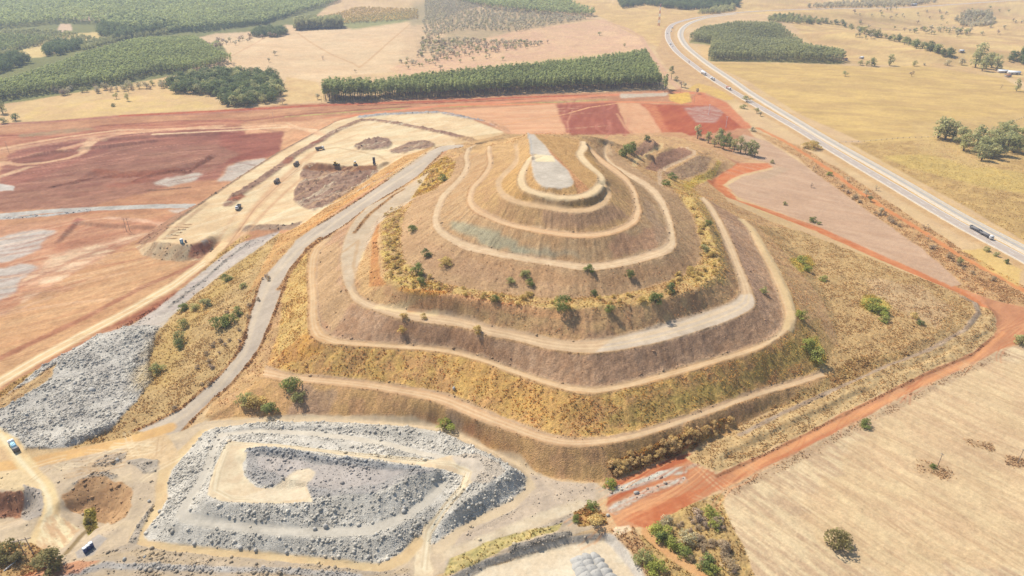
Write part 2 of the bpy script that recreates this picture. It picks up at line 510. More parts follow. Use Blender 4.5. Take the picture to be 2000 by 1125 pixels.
def put(sm, c1, c2=None, sc=6.0, ang=0.0, st=1.0, con=1.0, op=1.0, a=None, reg=None, k=None, octs=4):
    """lay a ground cover through a mask; c2: second tone mixed in by noise (sc metres, stretched st times along ang degrees)"""
    if sm is None:
        return
    sl, M = sm
    _ns[0] += 1
    M = M * op
    c1 = alb(c1, k).astype(np.float32)
    if c2 is not None:
        ca, sa = math.cos(math.radians(ang)), math.sin(math.radians(ang))
        x, y = X[sl], Y[sl]
        n = fbm((x * ca + y * sa) / (sc * st), (-x * sa + y * ca) / sc, octs, _ns[0] * 5 % 200, 0.65)
        n = np.clip((n - 0.5) * 2.4 * con + 0.5, 0, 1)
        c = c1 + (alb(c2, k).astype(np.float32) - c1) * n[..., None]
    else:
        c = np.broadcast_to(c1, M.shape + (3,))
    CB[sl] += (c - CB[sl]) * M[..., None]
    if a is not None:
        for arr, v in zip((AF, AR, TU, ST), a):
            arr[sl] += (v - arr[sl]) * M
    if reg:
        RG[sl] = np.where(M > 0.5, RI[reg], RG[sl])


def G(s, c1, c2=None, jit=1.0, blur=1, step=6.0, **kw):
    put(poly_mask(jitter(px2w(s, True, step), jit, _ns[0]), blur), c1, c2, **kw)


def RD(s, w, c1, c2=None, soft=0.25, wj=0.15, jit=0.0, step=8.0, **kw):
    W = px2w(s, False, step)
    W = jitter(W, jit, _ns[0])
    put(line_mask(W, w, soft, wj), c1, c2, **kw)


def wl(z, s):
    out = []
    for p in P(s):
        out.append(unproj(p[0], p[1], p[2] if len(p) > 2 else z))
    return dens(np.array(out), 3.0)


def band(z1, qa, z2, qb, c1, c2=None, jit=0.6, blur=1, **kw):
    A = wl(z1, qa); B = wl(z2, qb)
    put(poly_mask(jitter(np.vstack([A, B[::-1]]), jit, _ns[0]), blur), c1, c2, **kw)


GRASS = (0.16, 0, 1.0, 0)
THICK = (0.45, 0, 2.2, 0)
BARE = (0.05, 0, 0, 0)
ROAD = (0.03, 0, 0, 0)
RUB = (0.1, 0.75, 0, 1.0)

# ---- whole country: dry grass
put(((slice(0, NR), slice(0, NC)), np.ones(X.shape, np.float32)), (224, 188, 148), (236, 202, 156), sc=30, a=(0.12, 0, 0.15, 0))
n = fbm(X / 90, Y / 90, 3, 91)
put(((slice(0, NR), slice(0, NC)), ss(0.5, 0.75, n)), (228, 196, 140), (214, 176, 136), sc=18, op=0.7)

# ---- far country
G("330,86 420,68 500,72 560,55 680,55 815,40 812,100 780,140 640,150 560,200 545,205 540,150 430,142 450,110", (242, 210, 170), (236, 200, 160), sc=40, reg="pasture")
G("-40,245 60,195 330,150 440,205 560,205 640,195 620,160 560,150 545,200 430,215 200,230", (238, 204, 150), (228, 190, 142), sc=25, reg="pasture")
G("40,232 70,210 200,195 330,178 420,208 300,222 120,236", (240, 206, 140), (232, 194, 144), sc=16, jit=3, op=0.8)
G("820,105 1000,60 1180,38 1250,68 1262,96 1000,122 790,150 760,135", (228, 184, 152), (236, 196, 156), sc=20, reg="pasture", a=(0.2, 0, 0.3, 0))
G("800,30 1000,15 1160,36 1000,62 815,110", (206, 178, 142), (188, 166, 130), sc=14, reg="pasture", jit=14, blur=5)
G("640,40 820,20 820,38 690,58", (178, 172, 120), (156, 156, 110), sc=9, jit=10, blur=4)
G("830,5 900,0 940,14 820,42 800,38", (190, 168, 138), (170, 150, 124), sc=9, jit=12, blur=5)
G("1100,0 1440,0 1440,22 1320,40 1290,95 1180,36", (234, 198, 138), (220, 182, 130), sc=22, reg="pasture", con=1.4)
G("1410,0 2040,-10 2040,170 1960,150 1780,130 1620,122 1530,30 1440,25", (236, 202, 142), (216, 178, 132), sc=26, ang=-20, st=2.5, reg="pasture", con=1.5)
G("1370,118 1660,128 1700,132 1800,128 1960,152 2060,215 2060,270 1690,280 1560,222 1460,158", (230, 194, 128), (214, 178, 122), sc=12, ang=-12, st=3, reg="pasture", a=(0.08, 0, 0.25, 0), con=1.4)
G("1362,92 1390,84 1660,112 1640,126 1380,122", (232, 194, 140), None, reg="pasture")
G("1660,280 2060,262 2060,520 2000,470 1900,412 1760,335", (218, 182, 122), (194, 158, 108), sc=9, reg="pasture", a=(0.3, 0, 1.2, 0))
G("1720,306 1800,300 1900,320 2010,340 2010,380 1900,360 1780,330", (226, 196, 116), (206, 180, 112), sc=8, jit=5, blur=4, op=0.6)
G("1780,240 2000,222 2060,300 1900,330 1790,290", (208, 172, 124), (222, 190, 130), sc=8, jit=6, blur=3, op=0.7)
# forest floors on the left
G("-200,0 660,-6 600,46 520,70 420,66 450,112 420,140 330,150 60,196 -200,230", (140, 140, 96), (150, 148, 100), sc=20)
G("60,92 110,72 160,64 215,62 210,76 150,84 130,100 80,112 10,118 20,106", (238, 212, 150), (226, 196, 140), sc=12, jit=3)
G("108,28 125,24 170,28 228,36 218,41 160,40", (232, 196, 176), None, jit=2)
G("118,46 138,46 140,60 108,64", (232, 200, 170), None, jit=2)
G("70,-2 110,-2 95,2", (236, 214, 180), None, jit=2)
G("330,86 420,66 520,60 560,48 590,52 560,72 500,72 430,74 400,90 400,102 450,112 430,140 395,150", (240, 206, 168), (232, 198, 160), sc=20, reg="pasture")
RD("525,68 500,84 470,100 440,116", 2.0, (222, 176, 140), op=0.6)
RD("582,65 610,85 650,108 690,124 702,132 720,118 760,82 800,48", 2.2, (222, 180, 136), op=0.8)
RD("470,-3 900,2 940,14", 4, (232, 206, 190), op=0.7)
# dirt lane beside the plantation, right
RD("1095,26 1150,36 1190,44 1225,56 1252,72 1262,90 1275,110 1296,138 1312,160 1330,176", 4.5, (230, 190, 158), (222, 176, 142), reg="dirt_road", a=ROAD)
G("1180,40 1262,72 1300,130 1330,160 1360,170 1420,190 1440,200 1400,170 1330,110 1304,84 1300,62 1280,100 1262,76", (226, 186, 138), (206, 166, 126), sc=7, op=0.8)
G("1340,176 1362,162 1400,172 1440,192 1420,196 1360,182", (234, 196, 118), (226, 184, 120), sc=5, jit=2, a=(0.2, 0, 1, 0))

# ---- red plain on the left
G("-60,252 60,240 210,226 430,214 560,204 700,198 860,188 1000,184 1180,180 1330,174 1380,182 1420,200 1500,300 1440,320 1300,270 1000,262 900,300 700,400 560,470 350,600 160,705 -60,830", (216, 164, 126), (194, 138, 106), sc=16, ang=18, st=3, a=BARE, reg="bare_earth")
# rows of tone within it
G("-40,268 120,252 300,240 460,232 500,246 300,262 100,274 -40,290", (214, 154, 122), (186, 120, 96), sc=9, ang=8, st=4, jit=3, blur=3)
RD("-20,266 100,262 200,246 350,236 480,236 600,222 800,208", 3.5, (158, 98, 82), (176, 116, 96), soft=.5, wj=.4, op=.75)
RD("-20,244 120,236 250,226 400,222 480,216 620,206 700,202", 5.0, (196, 140, 120), (180, 120, 100), soft=.5, wj=.3, op=.85)
RD("240,226 420,217 600,207 720,202 860,198 1000,191 1110,187 1200,186", 4.5, (186, 100, 76), (206, 124, 92), soft=.4, wj=.2)
RD("560,228 640,222 760,213 900,208 1000,203 1080,200 1190,194", 3.0, (204, 186, 120), (186, 150, 104), soft=.4, wj=.3, a=(0.3, 0, 1.4, 0))
RD("700,206 860,201 1000,195 1180,189", 2.0, (120, 66, 52), (160, 90, 66), soft=.4, wj=.3, op=.8)
RD("640,232 720,222 850,208 1000,198 1180,186 1300,181 1370,182", 6.0, (224, 142, 104), (232, 160, 124), soft=.3, a=ROAD, reg="dirt_road")
RD("860,206 1000,204 1100,203 1190,199 1310,200 1372,205", 4.0, (230, 150, 108), None, soft=.4, reg="dirt_road")
G("36,262 110,254 176,248 186,253 100,264 40,269", (176, 160, 126), (196, 156, 122), sc=5, jit=3, blur=3, op=.7)
G("20,300 60,280 300,254 480,246 560,252 540,290 460,310 420,350 350,356 240,352 120,380 0,360 0,330", (158, 104, 90), (184, 126, 106), sc=10, ang=25, st=5, jit=6, blur=5, con=1.3)
G("430,258 560,250 556,300 500,310 440,320 430,290", (158, 94, 80), (176, 114, 96), sc=8, ang=25, st=4, jit=4, blur=4)
G("555,252 660,238 620,262 560,300 545,312", (234, 184, 142), (226, 170, 130), sc=5, ang=75, st=4, jit=3, blur=3)
G("470,242 600,236 680,226 640,240 560,256 480,262", (232, 182, 140), (222, 168, 132), sc=5, ang=75, st=5, jit=2, blur=2)
RD("300,262 430,256 560,248 640,256", 2.6, (246, 210, 172), None, soft=.5)
RD("560,240 600,256 630,262", 2.0, (246, 206, 166), None, soft=.5, op=.7)
RD("0,322 90,300 230,262 320,254 430,246", 6, (244, 200, 160), (234, 176, 142), soft=.6, wj=.5, op=.85)
RD("0,345 60,325 140,310 165,290 180,270", 4, (244, 206, 168), (232, 186, 150), soft=.6, wj=.5, op=.8)
G("20,312 100,292 160,296 150,310 90,324 26,326", (150, 98, 82), (172, 116, 98), sc=6, ang=20, st=4, jit=3, blur=2)
G("120,330 230,285 420,282 470,300 420,330 300,372 160,405 -20,415 -20,380", (158, 108, 92), (182, 134, 112), sc=7, ang=20, st=4, jit=6, blur=4, op=.9)
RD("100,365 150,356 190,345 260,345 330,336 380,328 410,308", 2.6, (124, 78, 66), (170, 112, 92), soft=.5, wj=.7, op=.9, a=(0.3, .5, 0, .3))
RD("190,332 230,342 300,338 340,332", 5, (160, 96, 76), (178, 116, 90), soft=.6, wj=.4, op=.8)
RD("290,372 330,370 370,366", 1.6, (120, 92, 76), (160, 116, 96), soft=.6, wj=.7, op=.8, a=(0.3, .5, 0, .3))
G("300,357 330,346 390,337 398,341 385,350 330,364 305,362", (214, 200, 188), (200, 182, 168), sc=5, jit=4, blur=3)
G("425,354 445,325 468,316 500,312 540,308 500,335 462,352", (216, 202, 190), (202, 184, 172), sc=5, jit=4, ang=30, st=5, blur=3)
G("-10,357 28,364 26,372 -10,374", (216, 204, 196), None, jit=1.5)
RD("-20,423 100,412 200,407 300,403 380,402 420,394", 4.8, (214, 206, 198), (196, 188, 182), soft=.2, wj=.1, a=(.05, 0, 0, .1))
RD("-20,428 40,425 100,420 170,412", 2.6, (198, 192, 190), (218, 212, 206), soft=.4, wj=.5, a=(.1, .6, 0, 1.2))
G("330,410 400,402 410,406 380,418 340,416", (216, 200, 188), None, jit=2, blur=3, op=.8)
G("-60,445 100,432 150,424 340,430 310,460 180,540 0,640 -60,660", (204, 146, 114), (222, 170, 136), sc=9, ang=28, st=5, jit=5, blur=4)
G("110,470 150,425 165,428 120,462 110,480", (186, 124, 104), None, jit=2, blur=3)
G("100,490 170,440 300,430 330,440 300,462 160,520", (192, 132, 104), (214, 160, 128), sc=6, ang=30, st=5, jit=4, blur=3, op=.8)
RD("210,425 270,430 330,440 320,452", 3.0, (240, 198, 170), (222, 168, 138), soft=.6, wj=.5, op=.9)
G("-20,470 40,452 80,448 105,452 70,490 20,512 -20,518", (216, 202, 192), (204, 186, 176), sc=6, jit=4, ang=30, st=4, blur=4)
G("-20,530 40,516 75,520 50,545 10,580 -20,600", (216, 202, 192), (204, 186, 176), sc=6, jit=4, ang=30, st=4, blur=4)
RD("60,550 120,500 190,482 260,466 330,450", 6.0, (248, 214, 180), (232, 180, 148), soft=.7, wj=.6, op=.95)
G("70,560 100,505 160,490 230,488 180,510 120,545 60,590 30,600", (250, 218, 184), (232, 180, 146), sc=5, ang=28, st=4, jit=4, blur=5)
G("100,560 280,460 400,460 420,480 380,510 290,585 100,700 -40,770 -40,640", (228, 180, 136), (214, 164, 122), sc=4, ang=32, st=14, jit=2, blur=4, con=1.2)
RD("40,560 160,500 300,455", 2.5, (180, 118, 96), (206, 150, 120), soft=.7, wj=.5, op=.6)
RD("60,570 100,563 130,564", 3.5, (200, 142, 112), None, soft=.6, op=.7)
RD("0,700 150,628 280,560 400,510 440,478", 2.5, (172, 112, 88), (196, 136, 108), soft=.6, wj=.5, op=.85)

# ---- cream pad and its bank
G("300,474 330,441 370,412 400,392 470,345 540,300 620,256 655,238 700,226 750,221 850,218 920,233 985,258 975,270 900,281 862,286 800,316 745,345 700,372 650,402 600,432 575,446 520,446 470,452 432,470 410,470 370,477", (250, 226, 186), (240, 206, 164), sc=9, ang=38, st=3, jit=1, a=BARE, reg="gravel_yard", con=1.2)
G("262,478 300,448 345,418 390,396 460,350 530,305 612,259 648,242 655,238 620,258 540,302 470,347 400,394 370,414 330,443 302,472 285,480", (196, 150, 122), (172, 134, 108), sc=4, jit=1.2, a=(.15, .2, 0, .4))
RD("330,440 400,392 470,345 540,300 620,256 655,238", 1.6, (150, 126, 104), (176, 146, 118), soft=.5, wj=.5, a=(.3, .5, 0, .5))
G("264,482 300,472 330,474 355,478 380,477 408,468 424,470 412,492 390,508 350,511 308,507 276,497", (240, 214, 178), (220, 186, 150), sc=4, ang=70, st=3, jit=1, a=(.12, .2, 0, .5))
G("372,478 405,468 420,472 408,492 388,507 366,502", (206, 142, 112), (184, 124, 100), sc=4, jit=1)
G("392,470 404,466 408,474 398,477", (206, 198, 192), None, jit=.5)
for k, (xa, xb, yv) in enumerate(((347, 372, 439), (344, 367, 444.5), (338, 360, 449.5), (333, 353, 455), (326, 348, 460.5), (322, 344, 466))):
    RD("%f,%f %f,%f" % (xa, yv, xb, yv - .3), .9, (176, 140, 104), None, soft=.4, a=(.1, .3, 0, .6))
RD("322,466 330,460 340,450 350,440 365,428 405,397", 2.2, (206, 172, 138), (226, 196, 158), soft=.5, wj=.3)
# windrows of tipped piles
for s, w in (("445,400 462,382 500,358 540,330 580,300 620,278 655,256 700,236 728,234", 4.2), ("728,234 770,240 820,250 860,258 900,268 925,276", 4.6)):
    RD(s, w, (180, 146, 124), (160, 124, 106), soft=.35, wj=.35, sc=4, a=(.15, 1.3, 0, .3))
RD("456,392 470,384", 3.6, (176, 112, 88), None, soft=.5)
RD("560,318 566,312", 3.6, (176, 120, 98), None, soft=.5)
RD("612,280 622,276", 3.6, (168, 112, 92), None, soft=.5)
RD("706,229 740,224 800,221 860,219 890,225 920,232 960,240 985,254", 5.0, (196, 190, 190), (172, 164, 164), soft=.35, wj=.35, a=(.1, 1.2, 0, .8))
G("690,286 712,274 740,270 758,270 766,280 758,290 730,293 700,293", (182, 150, 130), (158, 128, 112), sc=4, jit=1.5, a=(.1, 1.6, 0, .3))
G("776,288 800,277 830,274 850,281 846,290 812,292 790,300 762,300 760,294", (184, 152, 132), (162, 132, 114), sc=4, jit=1.5, a=(.1, 1.4, 0, .3))
G("590,328 612,334 660,336 735,330 742,340 700,370 660,392 634,404 612,412 590,404 570,392 574,376 585,350", (182, 150, 130), (160, 124, 106), sc=5, jit=1.5, a=(.1, 1.7, 0, .3))
G("590,322 610,317 680,325 738,322 736,332 690,337 630,336 592,332", (168, 122, 92), (140, 100, 78), sc=4, jit=.8, a=(.15, .3, 0, .2))
for s in ("440,476 480,430 530,380 585,330 620,292 700,262", "462,470 500,430 560,372 590,352", "470,404 445,440 425,470"):
    RD(s, 1.2, (226, 184, 146), None, soft=.8, op=.8)
    RD(s, 3.2, (236, 200, 158), None, soft=.9, op=.45)
RD("628,292 660,288 700,296 740,304 752,312", 1.6, (206, 170, 132), None, soft=.8, op=.6)
G("476,441 520,438 560,440 590,432 575,448 540,450 500,449 470,454", (190, 162, 140), (168, 138, 116), sc=4, jit=1, a=(.2, .4, 0, .6))
# cream track down the left
RD("-40,772 0,745 70,704 150,660 250,608 340,556 400,512 440,474 470,440 500,410", 4.2, (250, 220, 174), (240, 204, 160), soft=.3, reg="haul_road", a=ROAD)
for o in (-1.3, 1.3):
    RD("0,%f 70,%f 150,%f 250,%f 340,%f 400,%f" % (745 + o * 4, 704 + o * 4, 660 + o * 4, 608 + o * 3, 556 + o * 3, 512 + o * 2), .6, (255, 238, 204), None, soft=.9, op=.8)
RD("0,770 100,712 200,660 300,606 380,552 440,492 480,462", 3.2, (222, 184, 118), (176, 138, 92), soft=.5, wj=.5, sc=2.5, a=(.35, 0, 1.6, .2))
RD("110,706 200,655 300,602 352,572", 4.0, (170, 108, 84), (186, 124, 96), soft=.4, wj=.3)
G("470,474 545,452 530,480 470,530 400,580 330,640 300,640 250,640 310,600 360,560 420,510", (216, 202, 190), (204, 188, 180), sc=5, ang=38, st=4, jit=1, a=(.06, 0, 0, .2))
RD("330,600 400,545 450,500 490,472", 1.3, (170, 160, 152), None, soft=.6, wj=.5, op=.8, a=(.1, .5, 0, 1))
# boulder field
G("0,780 100,706 190,654 245,638 312,636 305,662 292,705 300,745 262,788 215,843 130,874 40,884 0,850 -60,820 -60,800", (228, 220, 211), (206, 198, 191), sc=4, jit=2, a=(.1, .9, 0, 2.0), reg="rock_terrain")
G("-20,790 60,745 110,712 100,740 40,780 0,800", (224, 190, 142), (196, 158, 116), sc=4, jit=2, a=(.3, 0, 1, .2))
# vegetated bank between it and the haul road
G("545,455 580,462 530,520 505,580 490,640 475,690 440,738 400,775 345,815 265,850 130,880 215,842 262,788 300,745 292,705 305,650 380,575", (218, 184, 132), (202, 168, 120), sc=5, jit=1.5, a=(.35, 0, 1.5, .05), reg="hill")
RD("500,500 420,570 350,640 310,720 310,740", 9, (220, 186, 118), (202, 168, 110), soft=.8, wj=.5, op=.7)

# ---- the terraced heap
TOEW = "400,818 460,815 560,818 640,815 700,820 760,826 850,830 905,848 960,880 1010,908 1060,928 1110,938 1165,941 1200,936 1260,912 1330,888 1400,855 1500,803 1640,757 1815,684 1885,645 1930,612 1908,580 1840,560 1700,505 1500,430 1420,392 1390,350 1440,322 1400,295 1330,268 1200,262 1080,258 1000,258 900,281 800,340 640,425 560,480 500,600 470,690 440,740"
G(TOEW, (226, 184, 132), (208, 166, 124), sc=5, jit=1.5, step=10, a=(.28, 0, 1.2, .05), reg="hill")
TOE0 = "405,820,1 460,815,0 560,818 640,815 700,820 760,826 850,830 905,848 960,880 1010,908 1060,928 1110,938 1165,941 1200,936 1260,912 1330,888 1400,855 1500,803 1580,768,1.5"
band(0, TOE0, 9.5, C1, (228, 182, 126), (216, 168, 124), sc=7, a=(.25, 0, .7, .05), con=1.2)
band(9.5, T1, 19, C2, (236, 192, 118), (224, 174, 118), sc=5, a=(.4, 0, 1.3, .05), con=1.2)
band(19, T2, 28, C3, (214, 174, 142), (202, 158, 124), sc=5, a=(.32, 0, .8, .12), con=1.3)
band(28, T3, 37.5, C35, (226, 184, 134), (212, 166, 124), sc=5, a=(.35, 0, 1.0, .05), con=1.3)
band(37.5, C35, 37.5, T35, (224, 190, 126), (210, 170, 120), sc=6, a=(.5, 0, 1.6, .02), con=1.6, jit=3, blur=5)
band(37.5, T35, 45, C4, (212, 174, 134), (204, 164, 126), sc=5, a=(.22, 0, .9, .05))
band(45, T4, 53.5, C5, (212, 176, 136), (206, 164, 122), sc=6, a=(.22, 0, .8, .05))
band(53.5, T5, 61, C6, (214, 174, 124), (204, 162, 120), sc=5, a=(.22, 0, .8, .05))
band(61, T6, 65.5, C7, (222, 178, 120), (212, 166, 112), sc=5, a=(.2, 0, .8, .02))
band(65.5, T7, 68.3, TOPP, (218, 174, 120), (206, 162, 112), sc=5, a=(.2, 0, .9, .02), blur=0)
# tonal patches of the faces
for s, c, o in (("880,430 960,450 1000,470 1050,500 960,485 890,455", (190, 186, 160), .75), ("1000,480 1100,495 1150,510 1060,500", (196, 188, 164), .7),
                ("1040,440 1100,455 1060,452", (190, 180, 160), .6), ("1180,470 1300,440 1290,480 1200,508", (206, 156, 128), .6),
                ("1060,415 1200,400 1230,425 1150,450 1050,440", (196, 156, 132), .6), ("1150,650 1300,650 1480,610 1500,640 1300,715 1160,745", (196, 158, 130), .7),
                ("760,620 900,645 1000,680 1000,715 850,670 740,650", (198, 152, 118), .6), ("1420,420 1470,520 1500,600 1500,640 1475,590 1440,500", (206, 168, 142), .7),
                ("820,470 900,500 1000,530 1100,560 1000,560 830,520", (206, 166, 132), .6), ("900,490 1140,540 1300,510 1360,480 1350,520 1200,560 1000,550", (208, 162, 122), .5),
                ("1270,390 1310,470 1290,480 1255,400", (206, 172, 142), .7), ("700,500 735,500 745,560 705,575 695,540", (232, 190, 138), .8),
                ("596,745 660,760 640,812 560,815", (204, 170, 146), .6), ("870,790 905,800 900,850 880,845", (200, 168, 148), .6), ("925,810 930,850 905,880 900,850", (206, 140, 108), .5),
                ("600,490 665,470 665,560 690,590 640,650 625,600", (222, 184, 142), .8),
                ("1560,640 1600,620 1640,700 1580,735 1540,700", (214, 178, 116), .6), ("1180,870 1330,850 1420,815 1500,800 1380,870 1200,935", (206, 162, 108), .6)):
    G(s, c, tuple(v - 12 for v in c), jit=4, blur=5, sc=6, op=o)
# yellow grass flanks
G("600,470 602,540 600,640 560,690 545,690 545,640 555,560 575,500", (236, 200, 130), (222, 180, 118), sc=3, jit=2, blur=3, a=(.4, 0, 1.6, 0))
G("548,690 600,650 640,680 600,700 540,712", (222, 170, 96), (206, 154, 100), sc=3, jit=1.2)
G("745,400 785,390 780,430 778,480 795,520 830,545 880,560 850,570 790,560 757,545 746,500", (224, 194, 116), (206, 168, 122), sc=3.5, jit=4, blur=5, a=(.6, 0, 2, .05), con=1.7, op=.9)
G("815,340 870,305 890,315 880,345 850,370 800,390 810,365", (226, 190, 104), (206, 166, 116), sc=3.5, jit=2, blur=2, a=(.5, 0, 2.5, 0), con=1.5)
G("1300,350 1340,345 1380,400 1410,470 1425,540 1380,565 1360,540 1380,500 1370,440 1330,390", (232, 200, 126), (218, 180, 124), sc=3.5, jit=4, blur=6, a=(.5, 0, 1.8, 0), con=1.6, op=.85)
G("1330,362 1356,347 1380,337 1398,325 1402,312 1386,302 1410,318 1395,345 1360,362 1345,372", (230, 202, 106), (214, 184, 114), sc=3, jit=1.5, blur=2, a=(.5, 0, 2.4, 0))
G("1258,330 1290,300 1330,286 1352,296 1350,306 1306,322 1288,336", (196, 150, 122), (176, 134, 110), sc=3, jit=1, a=(.35, 0, 1.4, 0))
G("1236,300 1262,272 1288,280 1282,292 1250,305", (202, 160, 130), (182, 140, 114), sc=3, jit=1, a=(.35, 0, 1.4, 0))
G("1296,340 1336,318 1362,304 1390,308 1380,332 1330,352", (198, 164, 128), (178, 144, 116), sc=3, jit=1, a=(.4, 0, 1.6, 0))
G("742,400 738,480 742,540 756,556 720,560 725,480 735,420", (224, 166, 110), (206, 144, 96), sc=3, jit=1, a=(.2, 0, .3, .5))
G("770,560 830,566 876,570 866,582 800,575", (232, 176, 100), (220, 160, 96), sc=3, jit=1)
G("880,272 985,258 1030,262 1036,300 1010,330 960,300 905,300", (226, 186, 136), (212, 172, 124), sc=5, jit=1, op=.6)
G("1050,300 1068,288 1110,328 1160,380 1130,382 1120,352", (226, 172, 124), (210, 148, 108), sc=3, ang=-50, st=4, jit=1)
# berm roads
BR = ((226, 190, 150), (234, 204, 166))
band(9.5, C1, 9.5, T1, (218, 174, 134), (228, 188, 148), sc=3, a=ROAD, reg="haul_road", jit=1.1, blur=2)
band(19, C2, 19, T2, (220, 174, 128), (230, 190, 146), sc=3, a=ROAD, reg="haul_road", jit=1.1, blur=2)
band(28, C3, 28, T3, (226, 194, 160), (214, 180, 146), sc=3, a=ROAD, reg="haul_road", jit=1.3, blur=2)
band(45, C4, 45, T4, (236, 206, 172), (220, 184, 150), sc=2.5, a=ROAD, reg="haul_road", jit=1.1, blur=2)
band(53.5, C5, 53.5, T5, (232, 188, 146), (224, 178, 138), sc=3, a=ROAD, reg="haul_road", jit=.9, blur=2)
band(61, C6, 61, T6, (232, 196, 156), (220, 184, 146), sc=3, a=ROAD, reg="haul_road", jit=.3)
band(65.5, C7, 65.5, T7, (246, 218, 176), (238, 206, 166), sc=3, a=ROAD, reg="haul_road", jit=.3)
put(poly_mask(jitter(wl(68.3, TOPP), .3), 1), (222, 208, 194), (208, 194, 180), sc=3, a=(.08, 0, 0, .06), reg="gravel_yard")
G("1042,301 1080,304 1085,316 1046,316", (246, 226, 188), None, jit=.6)
RD("1030,258 1036,275 1038,300", .9, (190, 186, 184), None, soft=.6, op=.7)
G("1350,655 1420,630 1465,606 1476,590 1466,575 1444,575 1428,590 1380,608 1200,660 1160,690 1220,682", (226, 208, 190), (218, 198, 178), sc=3, jit=.8, blur=2, op=.9)
RD("704,490 715,470 728,445 752,420 800,393", 3.0, (218, 200, 180), None, soft=.5, op=.7)
RD("740,600 770,603 820,610 850,612", 2.2, (252, 224, 176), None, soft=.6, op=.8, wj=.4)
RD("690,480 706,497 700,510", 2.2, (252, 224, 176), None, soft=.6, op=.8, wj=.4)
RD("800,606 850,592 890,579 930,588 1000,602 1060,612 1110,618", 1.6, (230, 176, 128), None, soft=.5, wj=.3)
for a_, b_, z_ in ((C1, T1, 9.5), (C2, T2, 19), (C3, T3, 28), (C4, T4, 45), (C5, T5, 53.5), (C7, T7, 65.5)):
    A = wl(z_, a_); B = wl(z_, b_)
    nn = 60
    ia = np.linspace(0, len(A) - 1, nn).astype(int); ib = np.linspace(0, len(B) - 1, nn).astype(int)
    for f, c in ((.36, (246, 218, 180)), (.64, (244, 214, 176))):
        put(line_mask(A[ia] * (1 - f) + B[ib] * f, .55, .8, .3), c, None, op=.55)
    # windrow berm at the outer edge, litter of stones at the inner foot
    put(line_mask(jitter(A, .5), .55, .6, .6), (206, 164, 118), (186, 146, 106), sc=2, op=.6, a=(.35, .2, 1.4, 0))
    put(line_mask(jitter(B, .6), .8, .7, .7), (212, 182, 152), (190, 162, 136), sc=2, op=.5, a=(.12, .3, .4, .55))
# small tier paths
RD("1238,325 1241,314 1252,306 1276,296 1292,288 1289,280", 1.7, (232, 198, 148), None, soft=.4, reg="haul_road")
RD("1290,362 1288,344 1288,335 1308,324 1332,314 1356,301 1355,294 1332,288", 1.7, (226, 192, 158), None, soft=.4, reg="haul_road")
RD("1190,300 1186,285 1192,275", 3, (238, 200, 158), None, soft=.6, op=.8)
# track on the right shoulder
RD("1540,640 1548,610 1538,575 1512,520 1488,478 1468,445 1448,430", 2.6, (236, 204, 158), (226, 194, 150), soft=.3, reg="haul_road", a=ROAD)
# terrace of rough grass to the right
G("1480,440 1560,450 1700,505 1840,560 1900,590 1905,615 1880,645 1810,685 1720,720 1630,762 1610,720 1640,670 1600,580 1540,500", (218, 182, 130), (204, 168, 120), sc=4, jit=2, a=(.4, 0, 1.5, 0), con=1.2)
for s in ("1540,505 1580,500 1590,520 1560,530", "1680,575 1730,580 1740,600 1710,615 1680,600", "1575,655 1600,660 1612,690 1600,715 1575,700", "1770,610 1795,612 1790,622"):
    G(s, (214, 196, 100), (226, 200, 106), sc=3, jit=3, blur=3, op=.8, a=(.6, 0, 3, 0))
G("1690,540 1800,560 1860,600 1830,640 1760,610 1700,570", (222, 188, 148), (210, 174, 134), sc=5, jit=4, blur=5, op=.7)
RD("1445,850 1530,806 1640,757 1730,716 1815,684 1885,645 1912,612 1905,592 1880,580", 1.6, (200, 174, 148), (176, 148, 124), soft=.5, wj=.4, a=(.2, .3, 1, .3))
RD("1380,900 1480,848 1600,793 1740,733 1850,688 1922,643 1936,612 1912,578 1840,549", 2.6, (222, 186, 134), (196, 156, 110), soft=.5, wj=.4, a=(.5, 0, 2.6, 0))
G("1185,905 1240,880 1330,850 1420,815 1400,850 1330,885 1260,910 1200,935", (222, 176, 102), (196, 150, 98), sc=3, jit=1.5, a=(.7, 0, 3, 0), con=1.4)

# ---- haul road (gray) up the left flank
HW = np.vstack([wl(0, HLI), wl(0, HLO)[::-1]])
put(poly_mask(jitter(HW, .7), 1), (220, 202, 184), (206, 188, 172), sc=5, ang=55, st=5, a=ROAD, reg="haul_road")
G("720,402 760,383 800,360 840,335 800,393 752,415 728,440 705,500 692,545 684,570 672,545 665,500 675,460 692,430", (224, 202, 176), (214, 188, 160), sc=4, jit=1.0, blur=4, reg="haul_road", a=ROAD)
RD("296,855 370,806 430,752 478,690 498,620 530,545 580,490 660,430 740,375 830,318", 1.2, (236, 214, 188), None, soft=.9, op=.7)
RD("280,852 360,800 415,758 460,700 488,630 515,560 565,490 640,432", .9, (232, 212, 190), None, soft=.9, op=.6)
for q, wd in ((HLI, .9), (HLO, .9)):
    put(line_mask(jitter(wl(0, q), .6), wd, .5, .6), (206, 160, 112), (172, 130, 92), sc=2.5, a=(.5, .2, 2.4, 0))
RD("670,492 700,470 690,520 706,560", 1.0, (206, 166, 122), None, soft=.6, op=.5)
RD("545,565 600,485 625,465", 1.4, (196, 150, 104), None, soft=.6, wj=.5, a=(.5, 0, 2, 0))
RD("692,455 720,420 745,400 770,380 788,370", 1.3, (196, 150, 104), (170, 130, 92), soft=.6, wj=.4, a=(.4, .2, 1.5, .2))
G("480,580 535,520 580,468 640,424 700,384 760,345 820,305 855,284 790,304 745,332 700,364 640,402 590,438 545,460", (230, 184, 126), (214, 166, 114), sc=4, ang=35, st=3, jit=1, a=(.3, 0, 1.2, .05), reg="hill")
